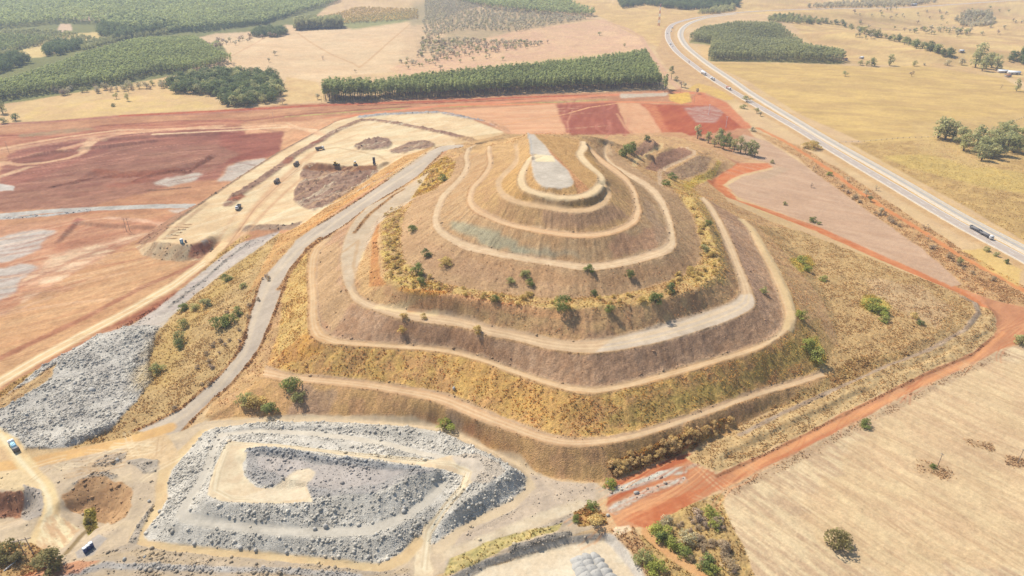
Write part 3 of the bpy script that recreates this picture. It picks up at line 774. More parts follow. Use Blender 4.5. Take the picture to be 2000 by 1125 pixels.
RD("590,455 650,412 720,364 770,330", 2.2, (234, 176, 112), (220, 154, 98), soft=.7, wj=.4, op=.8)
RD("760,348 810,312 850,288", 2.4, (222, 196, 160), None, soft=.5, op=.7)
RD("700,372 730,355 760,338", 1.3, (190, 184, 178), None, soft=.5, op=.8)

# ---- red fields behind the heap
G("860,216 1100,202 1090,205 1098,230 1110,262 990,262 960,242 900,224", (238, 186, 146), (232, 174, 134), sc=4, ang=3, st=8, jit=1, reg="field")
G("1086,204 1205,200 1222,245 1240,262 1110,263 1096,232", (170, 96, 78), (184, 112, 92), sc=5, ang=80, st=5, jit=3.5, blur=3, reg="field")
G("1205,200 1255,203 1280,225 1300,262 1240,264 1222,245", (236, 184, 144), (228, 170, 130), sc=5, jit=2, reg="field")
G("1250,202 1335,206 1395,205 1455,250 1380,262 1330,268 1296,262 1280,226", (186, 98, 72), (202, 116, 82), sc=5, ang=60, st=4, jit=3.5, blur=3, reg="field")
G("1256,202 1282,206 1312,266 1296,264", (222, 146, 102), (206, 120, 90), sc=4, jit=2, blur=3, reg="field")
G("1334,210 1390,206 1420,216 1395,240 1360,240", (204, 164, 150), (190, 126, 108), sc=3, ang=-20, st=3, jit=2, blur=2, con=1.5)
RD("980,244 1040,234 1100,224 1150,210 1210,201", 1.8, (238, 178, 132), None, soft=.5)
RD("1205,222 1222,250 1235,262", 1.5, (232, 176, 136), None, soft=.7, wj=.5, op=.7)
RD("1118,215 1108,240 1112,262", 1.2, (222, 158, 130), None, soft=.8, wj=.6, op=.6)
G("1210,183 1305,181 1304,187 1212,192", (216, 196, 176), None, jit=1)
G("1306,184 1345,180 1352,198 1330,203 1308,196", (236, 196, 106), (226, 180, 100), sc=4, jit=1, a=(.3, 0, 1.4, 0))
G("1366,180 1420,200 1470,250 1455,252 1395,206 1350,204 1355,188", (226, 152, 112), (216, 132, 96), sc=5, jit=2, reg="dirt_road")
G("1190,262 1330,268 1440,316 1500,318 1440,300 1330,258", (226, 182, 136), (212, 166, 124), sc=5, jit=1, op=.8)

# ---- orange perimeter roads
G("1440,318 1500,318 1512,326 1450,340 1424,352 1412,362 1444,380 1400,362 1390,352 1420,332", (216, 128, 86), (228, 150, 104), sc=4, jit=1, reg="dirt_road", a=ROAD)
G("1345,84 1390,88 1382,120 1500,122 1640,125 1650,120 1570,100 1545,80 1520,44 1440,42 1370,52", (176, 164, 108), (156, 148, 98), sc=8, jit=3)
RD("1392,358 1430,388 1500,413 1600,449 1700,494 1800,538 1880,571 1960,612", 5.4, (212, 128, 84), (226, 150, 104), soft=.2, reg="dirt_road", a=ROAD)
G("1880,566 1940,583 2040,606 2040,660 1990,672 1960,680 1900,712 1800,757 1700,808 1600,862 1500,912 1400,962 1330,992 1270,1030 1210,1032 1190,1000 1180,945 1240,925 1330,888 1385,883 1350,905 1400,928 1500,882 1600,832 1700,780 1800,730 1900,688 1940,655 1945,620 1925,598", (206, 144, 108), (224, 162, 120), sc=4, ang=38, st=4, jit=1.2, reg="dirt_road", a=ROAD)
RD("1440,925 1600,845 1750,775 1900,702 1960,650", 1.3, (246, 176, 122), None, soft=.9, op=.6)
RD("1400,955 1600,858 1750,786 1900,712", 1.0, (212, 126, 86), None, soft=.9, op=.6)
G("1195,940 1240,925 1330,890 1378,884 1340,902 1250,950 1180,990", (206, 122, 84), (190, 108, 76), sc=3, jit=2, blur=2)
G("1220,1010 1300,975 1380,950 1330,1000 1260,1032", (222, 146, 104), (206, 122, 84), sc=3, jit=2, blur=2)
RD("1130,980 1190,962 1250,942 1300,925 1332,918", 1.9, (232, 226, 214), (208, 200, 188), soft=.4, wj=.4, sc=2, a=(.1, .25, 0, .3))
RD("1236,975 1260,962 1300,947 1334,938", 1.6, (234, 226, 214), (206, 178, 156), soft=.5, wj=.6, sc=2, a=(.1, .25, 0, .3))
RD("1198,996 1212,985 1226,980", 1.8, (232, 224, 212), (206, 178, 156), soft=.5, wj=.6, sc=2, a=(.1, .25, 0, .3))
RD("1330,918 1380,900 1440,868", 1.3, (206, 170, 142), (190, 160, 140), soft=.6, wj=.4, a=(.2, .2, .4, .4))
# track beside the highway
G("1470,255 1560,285 1640,330 1760,410 1900,500 2040,585 2040,610 1940,585 1880,565 1800,530 1760,470 1640,380 1560,310 1500,275", (222, 180, 130), (200, 158, 116), sc=4, jit=2, a=(.4, 0, 1.8, 0))
RD("1480,250 1540,280 1590,312 1640,346 1665,366 1700,388 1740,415 1790,445 1815,460 1870,497 1950,540 2040,590", 2.4, (232, 160, 106), (222, 146, 98), soft=.4, wj=.7, reg="dirt_road", a=ROAD)
G("1880,490 1920,485 1990,525 1990,560 1940,535", (240, 204, 128), (230, 190, 120), sc=3, jit=3, blur=3, op=.8)
# gray-tan ploughed paddock
G("1450,262 1500,276 1570,322 1640,372 1720,430 1800,485 1880,555 1860,560 1800,532 1700,488 1600,443 1500,408 1440,384 1420,362 1450,345 1512,330 1500,318 1430,300", (218, 182, 154), (208, 170, 142), sc=4, ang=-35, st=6, jit=1.2, reg="field", a=(.12, 0, .3, 0))
G("1465,350 1520,325 1545,330 1500,350", (204, 176, 148), None, jit=2, blur=3, op=.6)
# highway verges
put(line_mask(WN[WN[:, 1] < 2200], 13, .2, .15), (226, 186, 136), (212, 168, 122), sc=3, op=.8)
put(line_mask(WF[WF[:, 1] < 2200], 10, .2, .15), (236, 198, 144), (228, 186, 136), sc=3, op=.9)

# ---- big pale field bottom right
G("2060,668 1990,672 1960,680 1900,712 1800,757 1700,808 1600,862 1500,912 1410,960 1420,1010 1450,1080 1480,1140 2060,1140", (212, 180, 148), (238, 212, 174), sc=1.8, ang=-52, st=6, jit=1.2, a=(.14, 0, .75, 0), reg="field", con=1.5)
G("1700,820 1900,720 2040,690 2040,1100 1700,1120 1560,1000", (238, 206, 160), (228, 190, 150), sc=16, jit=10, blur=6, op=.45)
RD("1416,965 1500,922 1600,872 1700,818 1800,766 1960,690", 2.2, (204, 172, 140), (186, 156, 128), soft=.7, wj=.5, op=.7, a=(.25, 0, 1.5, 0))
for c in ((1822, 918, 4.2), (1995, 905, 3.5), (1912, 868, 3.0)):
    RD("%f,%f %f,%f" % (c[0] - 12, c[1] - 2, c[0] + 16, c[1] + 4), c[2], (206, 170, 130), (186, 150, 116), soft=.7, wj=.5, op=.75, a=(.4, 0, 2.5, 0))
# scrub corner
G("1260,1036 1330,995 1410,962 1425,1020 1455,1085 1480,1140 1270,1140 1235,1060", (212, 180, 122), (192, 160, 112), sc=3.5, jit=2, a=(.5, 0, 1.3, 0), con=1.3, reg="ground")
RD("1262,1040 1300,1075 1350,1110 1390,1140", 2.0, (236, 186, 134), (226, 172, 122), soft=.4, wj=.3, a=ROAD)
G("1188,1032 1240,1030 1270,1100 1290,1140 1262,1140 1236,1088 1205,1052", (214, 176, 132), (196, 156, 116), sc=3, jit=1.5, a=(.4, 0, 1.4, .1))
G("1200,1028 1228,1024 1236,1036 1200,1046", (246, 218, 186), None, jit=1, blur=2)

# ---- gray quarry-rock ground at the bottom
G("1165,945 1110,940 1060,930 1010,908 960,880 905,850 850,832 760,828 600,820 400,822 330,856 240,868 150,880 60,905 -80,900 -80,1150 800,1150 860,1120 1000,1075 1100,1045 1180,1030 1160,985 1200,960", (226, 202, 172), (212, 190, 166), sc=6, jit=2, a=(.08, .1, 0, .13), reg="gravel_yard")
G("400,838 500,822 620,820 760,826 860,840 960,890 1030,930 1045,960 1000,1010 880,1060 810,1064 740,1104 600,1094 420,1078 290,1062 280,1050 310,990 330,930 372,868", (238, 229, 219), (214, 206, 197), sc=5, jit=1.2, a=(.1, .3, 0, 1.3), con=1.5, reg="rock_terrain")
# outer road behind it, ring track, cream loop
RD("330,856 400,836 500,822 600,819 700,822 800,828 880,846 950,880 1010,905 1040,932 1036,960 1005,985 950,1012 900,1040 860,1068", 2.6, (232, 208, 176), (224, 200, 172), soft=.3, reg="haul_road", a=(.04, 0, 0, .1))
G("1035,925 1100,942 1165,945 1160,975 1100,1000 1000,1040 900,1080 868,1090 900,1045 1000,995 1045,955", (222, 200, 178), (206, 186, 168), sc=4, jit=1.5, blur=2, a=(.06, .08, 0, .15))
RD("880,1080 960,1050 1060,1012 1130,985", 2.6, (236, 218, 192), (222, 200, 172), soft=.5, wj=.3, reg="haul_road")
RD("880,1098 950,1072 1050,1040 1120,1010", 1.8, (206, 190, 172), (190, 172, 156), soft=.5, wj=.4, a=(.1, .4, 0, .5))
RD("431,852 418,880 404,920 388,950 366,978 354,1002 362,1012 400,1020 480,1030 560,1038 640,1040 720,1036 770,1018 800,1003 832,980 862,948", 2.2, (226, 216, 204), (214, 204, 192), soft=.3, reg="haul_road", a=(.04, 0, 0, .1))
RD("431,850 500,842 600,846 690,856 760,868 830,888 880,895", 1.7, (232, 220, 204), (220, 208, 194), soft=.3, reg="haul_road", a=(.04, 0, 0, .1))
G("446,862 530,866 640,880 730,893 830,902 880,890 930,896 945,912 925,940 890,970 860,1000 842,1030 838,1060 845,1135 806,1135 812,1070 826,1030 858,1000 895,962 905,930 870,916 850,915 760,902 640,886 530,872 490,880 474,905 478,930 500,950 560,958 600,950 612,980 560,984 500,983 430,979 404,966 418,915", (246, 226, 194), (234, 208, 176), sc=4, jit=.8, blur=1, a=ROAD, reg="haul_road", con=1.2)
G("880,890 930,884 975,905 990,920 950,945 920,940 905,925", (226, 210, 194), (216, 200, 184), sc=3, jit=1, blur=2)
for s in ("440,880 425,920 418,955 450,972 520,976 580,968", "455,866 560,872 680,886 800,897 880,905 915,920 905,950 870,990 836,1040 828,1110"):
    for o in (-3, 4):
        q = [(p[0] + o, p[1] + o * .6) for p in P(s)]
        RD(q, .7, (252, 238, 210), None, soft=.9, op=.7)
        RD([(p[0] + o * .3, p[1]) for p in q], .4, (214, 186, 152), None, soft=.9, op=.6)
G("482,880 505,876 560,881 640,896 700,903 760,909 822,916 845,912 850,922 800,930 765,948 735,962 655,968 610,972 600,950 560,955 505,948 480,930", (200, 192, 188), (186, 180, 178), sc=3, jit=1, a=(.1, .4, 0, .9), reg="rock_terrain")
G("500,892 560,894 640,909 720,917 790,922 740,946 650,956 600,950 560,935 510,915", (206, 194, 188), (194, 184, 180), sc=4, jit=1.5, blur=2, a=(.08, .2, 0, .4), reg="gravel_yard")
G("500,962 530,955 552,940 566,926 580,918 604,914 616,922 612,934 600,944 596,955 604,972 560,977 500,981 470,970", (248, 230, 202), (238, 216, 188), sc=3, jit=1, blur=2, a=(.04, 0, 0, 0))
RD("482,880 505,876 560,881 640,896 700,903 760,909 822,916", 1.2, (190, 188, 190), (170, 168, 170), soft=.5, wj=.4, sc=2, a=(.1, .9, 0, 1.6))
# orange-ish approach roads on the left bottom
RD("-40,915 60,905 150,885 250,862 330,836", 3.2, (240, 196, 136), (232, 186, 132), soft=.3, reg="haul_road", a=ROAD)
RD("-20,840 20,866 42,896 64,928 92,956 100,985 96,1012 82,1036 68,1062", 3.0, (250, 224, 176), (242, 208, 160), soft=.3, reg="haul_road", a=ROAD)
RD("0,848 40,900 80,945 96,975 97,1000 84,1030", .9, (255, 240, 206), None, soft=.9, op=.8)
G("-20,925 40,918 80,945 60,960 -20,955", (242, 214, 172), None, jit=1, blur=2)
RD("395,845 350,890 322,920 316,950 316,980 300,1005 272,1035 264,1052 280,1066 340,1074 420,1082 520,1090 620,1100 700,1110 740,1112 790,1090 815,1060", 2.4, (236, 208, 164), (226, 194, 152), soft=.3, reg="haul_road", a=ROAD)
G("240,870 330,850 350,890 318,920 300,900 250,900", (236, 206, 168), (226, 194, 154), sc=4, jit=1.5, blur=2)
for s in ("180,905 200,893 240,885 250,880 238,902 200,912 180,912", "246,900 280,896 312,900 306,922 280,925", "140,945 180,925 212,920 232,930 200,940 160,950", "250,1060 280,1010 300,980 285,1020 262,1070"):
    G(s, (198, 184, 170), (182, 168, 154), sc=3, jit=1, a=(.1, .8, 0, 1.6))
G("120,965 150,940 200,932 240,940 256,965 255,990 240,1010 215,1025 190,1015 150,1005 122,990", (216, 174, 132), (192, 150, 112), sc=2.5, ang=75, st=4, jit=2.5, a=(.2, .3, .2, .3))
G("-40,965 0,962 45,960 50,985 40,1012 0,1018 -40,1018", (198, 146, 114), (172, 122, 98), sc=2.5, jit=3, a=(.2, .4, 0, .5))
G("45,945 78,958 86,985 80,1005 55,1020 40,1012 48,985", (196, 182, 172), (180, 168, 158), sc=3, jit=1.2, a=(.1, .5, 0, .6))
G("165,995 185,990 188,1030 172,1045 160,1020", (186, 174, 88), (206, 186, 112), sc=2, jit=1, a=(.6, 0, 3, 0))
G("90,1010 110,1000 160,1035 128,1070 60,1085 70,1050", (250, 230, 190), (226, 188, 150), sc=2, ang=-40, st=4, jit=2, blur=2, con=1.6)
G("-40,1060 60,1058 130,1100 60,1150 -40,1150", (214, 178, 124), (190, 152, 110), sc=3, jit=1.5, a=(.4, 0, 1.8, .1))
RD("130,1080 160,1045 178,1030", 1.0, (140, 116, 76), None, soft=.6, op=.8)
G("145,1080 190,1045 208,1050 180,1085 150,1090", (196, 184, 176), None, jit=1)
G("40,1130 150,1098 250,1060 300,1072 420,1086 600,1102 740,1116 800,1110 800,1140 30,1140", (212, 188, 158), (198, 180, 162), sc=3, ang=8, st=4, jit=1, a=(.1, .3, 0, .7))
RD("120,1130 200,1105 280,1108 400,1112 560,1116 700,1128", 1.3, (206, 198, 192), (184, 176, 172), soft=.6, wj=.5, a=(.1, .7, 0, 2))
G("5,1140 90,1112 200,1090 160,1120 80,1140", (222, 150, 112), None, jit=2, blur=3, op=.7)
# white yard
G("870,1150 950,1108 1010,1090 1100,1064 1178,1053 1192,1062 1220,1095 1250,1150", (248, 232, 208), (240, 218, 190), sc=6, jit=.8, a=ROAD, reg="gravel_yard")
G("860,1135 930,1098 1000,1078 1100,1050 1183,1040 1205,1052 1192,1062 1178,1053 1100,1064 1010,1090 950,1108 880,1150", (216, 202, 188), (200, 186, 172), sc=2, jit=.5, a=(.1, .3, 0, .3))
RD("1190,1052 1218,1080 1245,1120 1256,1140", 1.5, (232, 222, 212), (216, 204, 194), soft=.5, wj=.3)
G("880,1090 950,1060 1040,1034 1100,1022 1092,1034 1010,1062 900,1110 870,1125", (228, 202, 142), (200, 184, 124), sc=2, jit=1.2, a=(.4, 0, 1.5, 0))
RD("1000,1072 1060,1054 1110,1042", 1.2, (170, 160, 150), (150, 140, 132), soft=.5, wj=.5, a=(.1, .7, 0, 2))
G("1120,1000 1150,985 1180,1000 1185,1022 1130,1028", (216, 178, 112), (190, 150, 98), sc=2, jit=1.5, a=(.6, 0, 3, 0))

# ---- wheel tracks, furrows and streaks (worked ground)
r_ = np.random.default_rng(77)


def tracks(poly, n, c_lo, c_hi, ang, spread, ln, w, op, avoid=None):
    W = px2w(poly, True, 12)
    x0, y0 = W.min(0); x1, y1 = W.max(0); k = 0
    while k < n:
        p0 = np.array([r_.uniform(x0, x1), r_.uniform(y0, y1)])
        if not inside_w(W, p0):
            continue
        k += 1
        a = math.radians(ang + r_.normal(0, spread)); L = ln * r_.uniform(.4, 1.3); bend = r_.normal(0, .25)
        pts = []
        for t in np.linspace(-.5, .5, 9):
            aa = a + bend * t
            pts.append(p0 + np.array([math.cos(aa), math.sin(aa)]) * L * t)
        pts = np.array(pts); nn = np.array([-math.sin(a), math.cos(a)])
        c = c_lo if r_.random() < .5 else c_hi
        for o_ in ((-1.0, 1.0) if w < 1.2 else (0,)):
            put(line_mask(pts + nn * o_, w * r_.uniform(.6, 1.2), .9, .5), c, None, op=op * r_.uniform(.5, 1))


def inside_w(W, p):
    x1, y1 = W[:, 0], W[:, 1]; x2, y2 = np.roll(x1, -1), np.roll(y1, -1)
    t = (y1 > p[1]) != (y2 > p[1])
    xx = (x2 - x1) * (p[1] - y1) / np.where(np.abs(y2 - y1) < 1e-9, 1e-9, y2 - y1) + x1
    return bool((t & (p[0] < xx)).sum() & 1)


tracks("0,290 300,250 540,250 420,350 340,356 0,400", 46, (146, 94, 80), (220, 166, 142), 22, 14, 70, .6, .55)
tracks("0,290 300,250 540,250 420,350 340,356 0,400", 10, (146, 92, 78), (200, 146, 122), 22, 25, 40, 3.5, .4)
tracks("0,440 340,430 300,470 150,560 0,660", 44, (180, 122, 98), (244, 204, 172), 33, 14, 60, .6, .55)
tracks("100,560 280,460 400,460 290,585 100,700 0,740 0,640", 60, (196, 140, 106), (244, 204, 160), 40, 3, 90, .4, .4)
tracks("330,440 470,350 620,260 750,225 960,245 880,280 700,372 600,432 470,450 400,470", 60, (226, 186, 146), (255, 238, 206), 48, 16, 70, .6, .6)
tracks("1700,820 1900,720 2000,690 2000,1100 1700,1120 1480,1120 1430,970 1560,900", 90, (204, 168, 132), (244, 214, 172), -52, 4, 60, .35, .4)
tracks("1450,262 1570,322 1720,430 1860,555 1700,488 1500,408 1430,370", 50, (204, 166, 138), (232, 198, 168), -52, 4, 70, .4, .4)
tracks("1390,140 1650,130 1950,160 2000,260 1700,275 1560,222", 40, (206, 168, 114), (240, 208, 146), -12, 12, 110, 1.6, .4)
tracks("420,80 800,50 800,130 650,150 560,195 440,140", 40, (226, 184, 146), (248, 222, 184), 8, 30, 120, 1.4, .4)
tracks("870,216 1090,204 1100,260 960,240", 30, (222, 164, 124), (246, 202, 162), 8, 3, 90, .8, .5)
tracks("1090,205 1205,202 1235,260 1112,262", 24, (168, 96, 82), (214, 140, 118), 84, 6, 70, 1.0, .5)
tracks("1190,945 1330,890 1400,930 1940,640 2000,620 2000,665 1300,1020 1215,1028", 40, (206, 124, 86), (246, 182, 132), 36, 5, 40, .4, .5)
tracks("60,905 330,850 318,920 270,900 160,930 110,930", 26, (206, 172, 136), (252, 230, 194), 30, 40, 18, .4, .6)

LT = ((248, 206, 166), (232, 180, 144))
RD("-20,296 0,291 60,279 133,267 232,254 332,252 440,250 548,244 600,254 628,263", 3.6, *LT, soft=.6, wj=.5, op=.85)
RD("-20,330 0,318 40,322 83,318 130,310 160,300 175,284 187,272", 3.6, *LT, soft=.6, wj=.5, op=.8)
RD("0,296 70,283 140,272 236,258", 6.0, *LT, soft=.9, wj=.6, op=.5)
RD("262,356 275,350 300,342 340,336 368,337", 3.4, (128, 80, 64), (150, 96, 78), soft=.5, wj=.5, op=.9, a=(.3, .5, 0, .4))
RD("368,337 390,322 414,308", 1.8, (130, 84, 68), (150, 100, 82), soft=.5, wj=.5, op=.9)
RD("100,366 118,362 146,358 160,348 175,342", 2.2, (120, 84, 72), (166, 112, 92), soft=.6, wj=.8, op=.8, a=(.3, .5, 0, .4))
RD("225,362 240,362 300,348 330,344", 6, (178, 112, 90), (160, 98, 80), soft=.7, wj=.5, op=.6)
RD("450,470 470,446 486,420 512,388 541,358 575,328 605,302 628,291", 2.6, (234, 190, 150), (222, 176, 138), soft=.8, wj=.3, op=.8)
RD("440,486 474,440 500,404 548,358 590,322", .5, (196, 150, 116), None, soft=.8, op=.7)
RD("470,470 520,412 572,362 590,348", 1.2, (224, 180, 142), None, soft=.8, op=.7)

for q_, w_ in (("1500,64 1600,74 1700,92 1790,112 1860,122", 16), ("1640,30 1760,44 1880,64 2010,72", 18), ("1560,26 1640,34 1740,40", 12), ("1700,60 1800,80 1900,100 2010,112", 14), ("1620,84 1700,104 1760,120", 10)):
    RD(q_, w_, (210, 178, 128), (196, 162, 118), soft=.9, wj=.5, op=.6)  # shading of the far hills painted into the ground colour along valley lines

G("1335,893 1400,856 1500,806 1640,758 1730,717 1815,684 1885,645 1918,612 1938,612 1946,642 1938,656 1900,688 1800,730 1700,779 1600,829 1500,878 1400,922 1352,904", (222, 190, 142), (202, 168, 122), sc=3, jit=1.2, a=(.4, 0, 1.5, 0), con=1.3, reg="ground")
G("1500,806 1610,740 1660,700 1815,684 1640,762", (212, 178, 122), (190, 152, 104), sc=3, jit=2, blur=3, a=(.5, 0, 2.0, 0), con=1.3)
RD("1445,850 1530,806 1640,757 1730,716 1815,684 1885,645 1912,612 1905,592 1880,580", 1.1, (196, 172, 150), (168, 142, 120), soft=.6, wj=.5, a=(.1, .3, .2, .3))
RD("1400,930 1500,885 1600,835 1700,784 1800,735 1900,692 1940,658", .8, (150, 104, 76), (176, 130, 96), soft=.6, wj=.6, op=.7, a=(.5, 0, 2.0, 0))
G("1180,805 1300,772 1420,738 1520,692 1556,664 1580,692 1500,742 1400,784 1280,818 1200,832", (214, 186, 106), (192, 158, 98), sc=3, jit=4, blur=6, op=.75, con=1.4)
G("900,700 1000,735 1100,775 1160,785 1160,825 1060,825 980,795 900,745", (224, 178, 104), (206, 158, 100), sc=3, jit=4, blur=6, op=.6)
RD("1180,668 1260,652 1350,628 1430,598", .8, (240, 212, 178), None, soft=.9, op=.5)
G("790,60 812,44 860,40 870,70 850,104 800,120 780,110", (220, 186, 150), (236, 202, 162), sc=14, jit=16, blur=9, op=.85)
G("800,8 850,-4 870,20 850,46 800,50", (196, 176, 140), (180, 162, 124), sc=14, jit=16, blur=8, op=.9)
# ---------------------------------------------------------------- displace and build the ground
def worley(x, y, s=0):
    """distance to the nearest jittered cell point (0..~1)"""
    xi = np.floor(x).astype(np.int32); yi = np.floor(y).astype(np.int32)
    d = np.full(x.shape, 9.0, np.float32); hh = np.zeros(x.shape, np.float32)
    for ox in (-1, 0, 1):
        for oy in (-1, 0, 1):
            cx = xi + ox; cy = yi + oy
            a = _T[(cx + s * 31) & 511, (cy + s * 57) & 511]; b = _T[(cx + 131 + s) & 511, (cy + 77) & 511]
            q = (cx + a - x) ** 2 + (cy + b - y) ** 2
            t = q < d
            d = np.where(t, q, d); hh = np.where(t, _T[(cx + 7) & 511, (cy + 219) & 511], hh)
    return np.sqrt(d), hh


near = GY < 1000
q_ = RG == RI['bare_earth']
AF[q_] = np.maximum(AF[q_], .20)
q_ = RG == RI['gravel_yard']
AF[q_] = np.maximum(AF[q_], .10)
D = np.zeros_like(Z)
xs, ys = X, Y
D += AF * ((fbm(xs / 2.3, ys / 2.3, 3, 12, .7) - .5) * 2.6 + (vn(xs / 7, ys / 7, 30) - .5) * 1.0)
m_ = (RG == RI['rock_terrain']) & (X > -136)
nz_ = fbm(X / 11, Y / 11, 3, 211, .6)
AR *= np.clip(.35 + 2.2 * (nz_ - .25), .3, 1.5)
ST *= np.clip(2.6 * (nz_ - .22), .1, 2)
AR[m_] *= np.clip((SLOPE[m_] - .12) / .3, .3, 1)
m = AR > 0.05
xm, ym = xs[m], ys[m]
w1, h1 = worley(xm / 4.6, ym / 4.6, 1)
w2, h2 = worley(xm / 1.7, ym / 1.7, 2)
w3, h3 = worley(xm / .8, ym / .8, 3)
bump = np.clip(1 - w1, 0, 1) * 1.1 * (.4 + h1) + np.clip(.9 - w2, 0, 1) * .55 * h2 * 1.4 + np.clip(.8 - w3, 0, 1) * .3 * h3
D[m] += AR[m] * bump * .9
# rills on the steep faces
sm = SLOPE > .3
D[sm] += (vn(xs[sm] / 2.6 + .15 * ys[sm], ys[sm] / 14.0, 63) - .5) * .35 + (vn(xs[sm] / 1.3 + .2 * ys[sm], ys[sm] / 6.0, 61) - .5) * .22
th_ = np.arctan2(X - 35, 430 - Y); rr_ = np.hypot(X - 35, Y - 430)
hm_ = (RG == RI['hill']) & (SLOPE > .22)
gul = fbm(th_ * 95 / 1.8, rr_ / 26, 3, 171, .6) - .5
D[hm_] += gul[hm_] * .75 * np.clip((SLOPE[hm_] - .22) / .2, 0, 1)
CB[hm_] *= (1 + .45 * gul[hm_] + .12 * (fbm(X[hm_] / 9, Y[hm_] / 9, 2, 181) - .5))[:, None]
Zd = Z + D
# tone of the material itself follows fine litter and clods
f = (fbm(X / 1.6, Y / 1.6, 3, 140, .7) - .5)
f2 = (vn(X / 11, Y / 11, 150) - .5)
CB *= (1 + np.clip(.35 * f * np.clip(AF * 4 + AR + .25, .2, 1.2) + .10 * f2, -.4, .4))[..., None]
CB[m] *= (1 + (h2 - .5) * .22 * np.clip(AR[m] * 2, 0, 1))[:, None]
for k_, (s1_, s2_, am_) in (('bare_earth', (5, 22, .34)), ('pasture', (3.5, 40, .20)), ('gravel_yard', (4, 15, .16)), ('haul_road', (2.2, 9, .14)), ('dirt_road', (2.5, 10, .14)), ('field', (2.0, 26, .12))):
    w_ = RG == RI[k_]
    xx, yy_ = X[w_], Y[w_]
    CB[w_] *= (1 + am_ * (fbm(xx / s1_, yy_ / s1_, 3, 231, .65) - .5) + am_ * .8 * (fbm(xx / s2_, yy_ / s2_, 2, 251, .5) - .5))[:, None]
CB = np.clip(CB, .01, .85)


def nodes(name):
    mt = bpy.data.materials.new(name)
    mt.use_nodes = True
    return mt, mt.node_tree, mt.node_tree.nodes["Principled BSDF"]


def ground_mat(name, nscale, namt, bump_s, bump_d, rough=.95):
    mt, nt, b = nodes(name)
    L = nt.links.new
    at = nt.nodes.new("ShaderNodeVertexColor"); at.layer_name = "tone"
    tc = nt.nodes.new("ShaderNodeNewGeometry")
    n1 = nt.nodes.new("ShaderNodeTexNoise"); n1.inputs["Scale"].default_value = nscale; n1.inputs["Detail"].default_value = 4; n1.inputs["Roughness"].default_value = .7
    L(tc.outputs["Position"], n1.inputs["Vector"])
    mr = nt.nodes.new("ShaderNodeMapRange")
    mr.inputs[1].default_value = .3; mr.inputs[2].default_value = .7; mr.inputs[3].default_value = 1 - namt; mr.inputs[4].default_value = 1 + namt
    L(n1.outputs["Fac"], mr.inputs[0])
    mx = nt.nodes.new("ShaderNodeVectorMath"); mx.operation = 'SCALE'
    L(at.outputs["Color"], mx.inputs[0]); L(mr.outputs[0], mx.inputs["Scale"])
    L(mx.outputs[0], b.inputs["Base Color"])
    b.inputs["Roughness"].default_value = rough
    b.inputs["Specular IOR Level"].default_value = 0.0
    bp = nt.nodes.new("ShaderNodeBump"); bp.inputs["Strength"].default_value = bump_s; bp.inputs["Distance"].default_value = bump_d
    n2 = nt.nodes.new("ShaderNodeTexNoise"); n2.inputs["Scale"].default_value = nscale * 1.7; n2.inputs["Detail"].default_value = 5
    L(tc.outputs["Position"], n2.inputs["Vector"])
    L(n2.outputs["Fac"], bp.inputs["Height"]); L(bp.outputs[0], b.inputs["Normal"])
    return mt


GM = {"ground": ground_mat("dry grass soil", 1.2, .14, .5, .3), "hill": ground_mat("dump slope grass", 1.3, .30, .9, .4),
      "dirt_road": ground_mat("orange dirt", .8, .08, .3, .15), "haul_road": ground_mat("compacted gravel", .9, .07, .3, .12),
      "rock_terrain": ground_mat("broken rock", 1.6, .22, .9, .4), "gravel_yard": ground_mat("pale gravel", .9, .09, .4, .15),
      "field": ground_mat("stubble", 1.3, .13, .5, .2), "bare_earth": ground_mat("red earth", .7, .09, .4, .2), "pasture": ground_mat("pasture grass", .8, .12, .5, .3)}


def mesh_np(name, V, F, mat, parent=None, col=None, smooth=False, nside=4):
    """one mesh object from numpy arrays; F (m,nside)"""
    me = bpy.data.meshes.new(name)
    V = np.ascontiguousarray(V, dtype=np.float32); F = np.ascontiguousarray(F, dtype=np.int32)
    me.vertices.add(len(V)); me.vertices.foreach_set("co", V.ravel())
    me.loops.add(F.size); me.loops.foreach_set("vertex_index", F.ravel())
    me.polygons.add(len(F))
    me.polygons.foreach_set("loop_start", np.arange(len(F), dtype=np.int32) * F.shape[1])
    me.polygons.foreach_set("loop_total", np.full(len(F), F.shape[1], np.int32))
    if smooth:
        me.polygons.foreach_set("use_smooth", np.ones(len(F), bool))
    me.update(calc_edges=True)
    if col is not None:
        a = me.color_attributes.new("tone", 'FLOAT_COLOR', 'POINT')
        c = np.ones((len(V), 4), np.float32); c[:, :3] = col
        a.data.foreach_set("color", c.ravel())
    if mat is not None:
        me.materials.append(mat)
    o = bpy.data.objects.new(name, me)
    COL.objects.link(o)
    if parent is not None:
        o.parent = parent
    return o


idx = np.arange(NR * NC, dtype=np.int32).reshape(NR, NC)
Q = np.stack([idx[:-1, :-1], idx[:-1, 1:], idx[1:, 1:], idx[1:, :-1]], -1).reshape(-1, 4)
qr = RG[:-1, :-1].ravel()
VX = np.stack([X, Y, Zd], -1).reshape(-1, 3); VC = CB.reshape(-1, 3)
for i, nme in enumerate(REGS):
    q = Q[qr == i]
    if len(q) == 0:
        continue
    used = np.zeros(NR * NC, bool); used[q.ravel()] = True
    remap = np.cumsum(used) - 1
    o = mesh_np(nme, VX[used], remap[q], GM[nme], col=VC[used], smooth=True)
    o["kind"] = "structure"
del Q, VX, VC
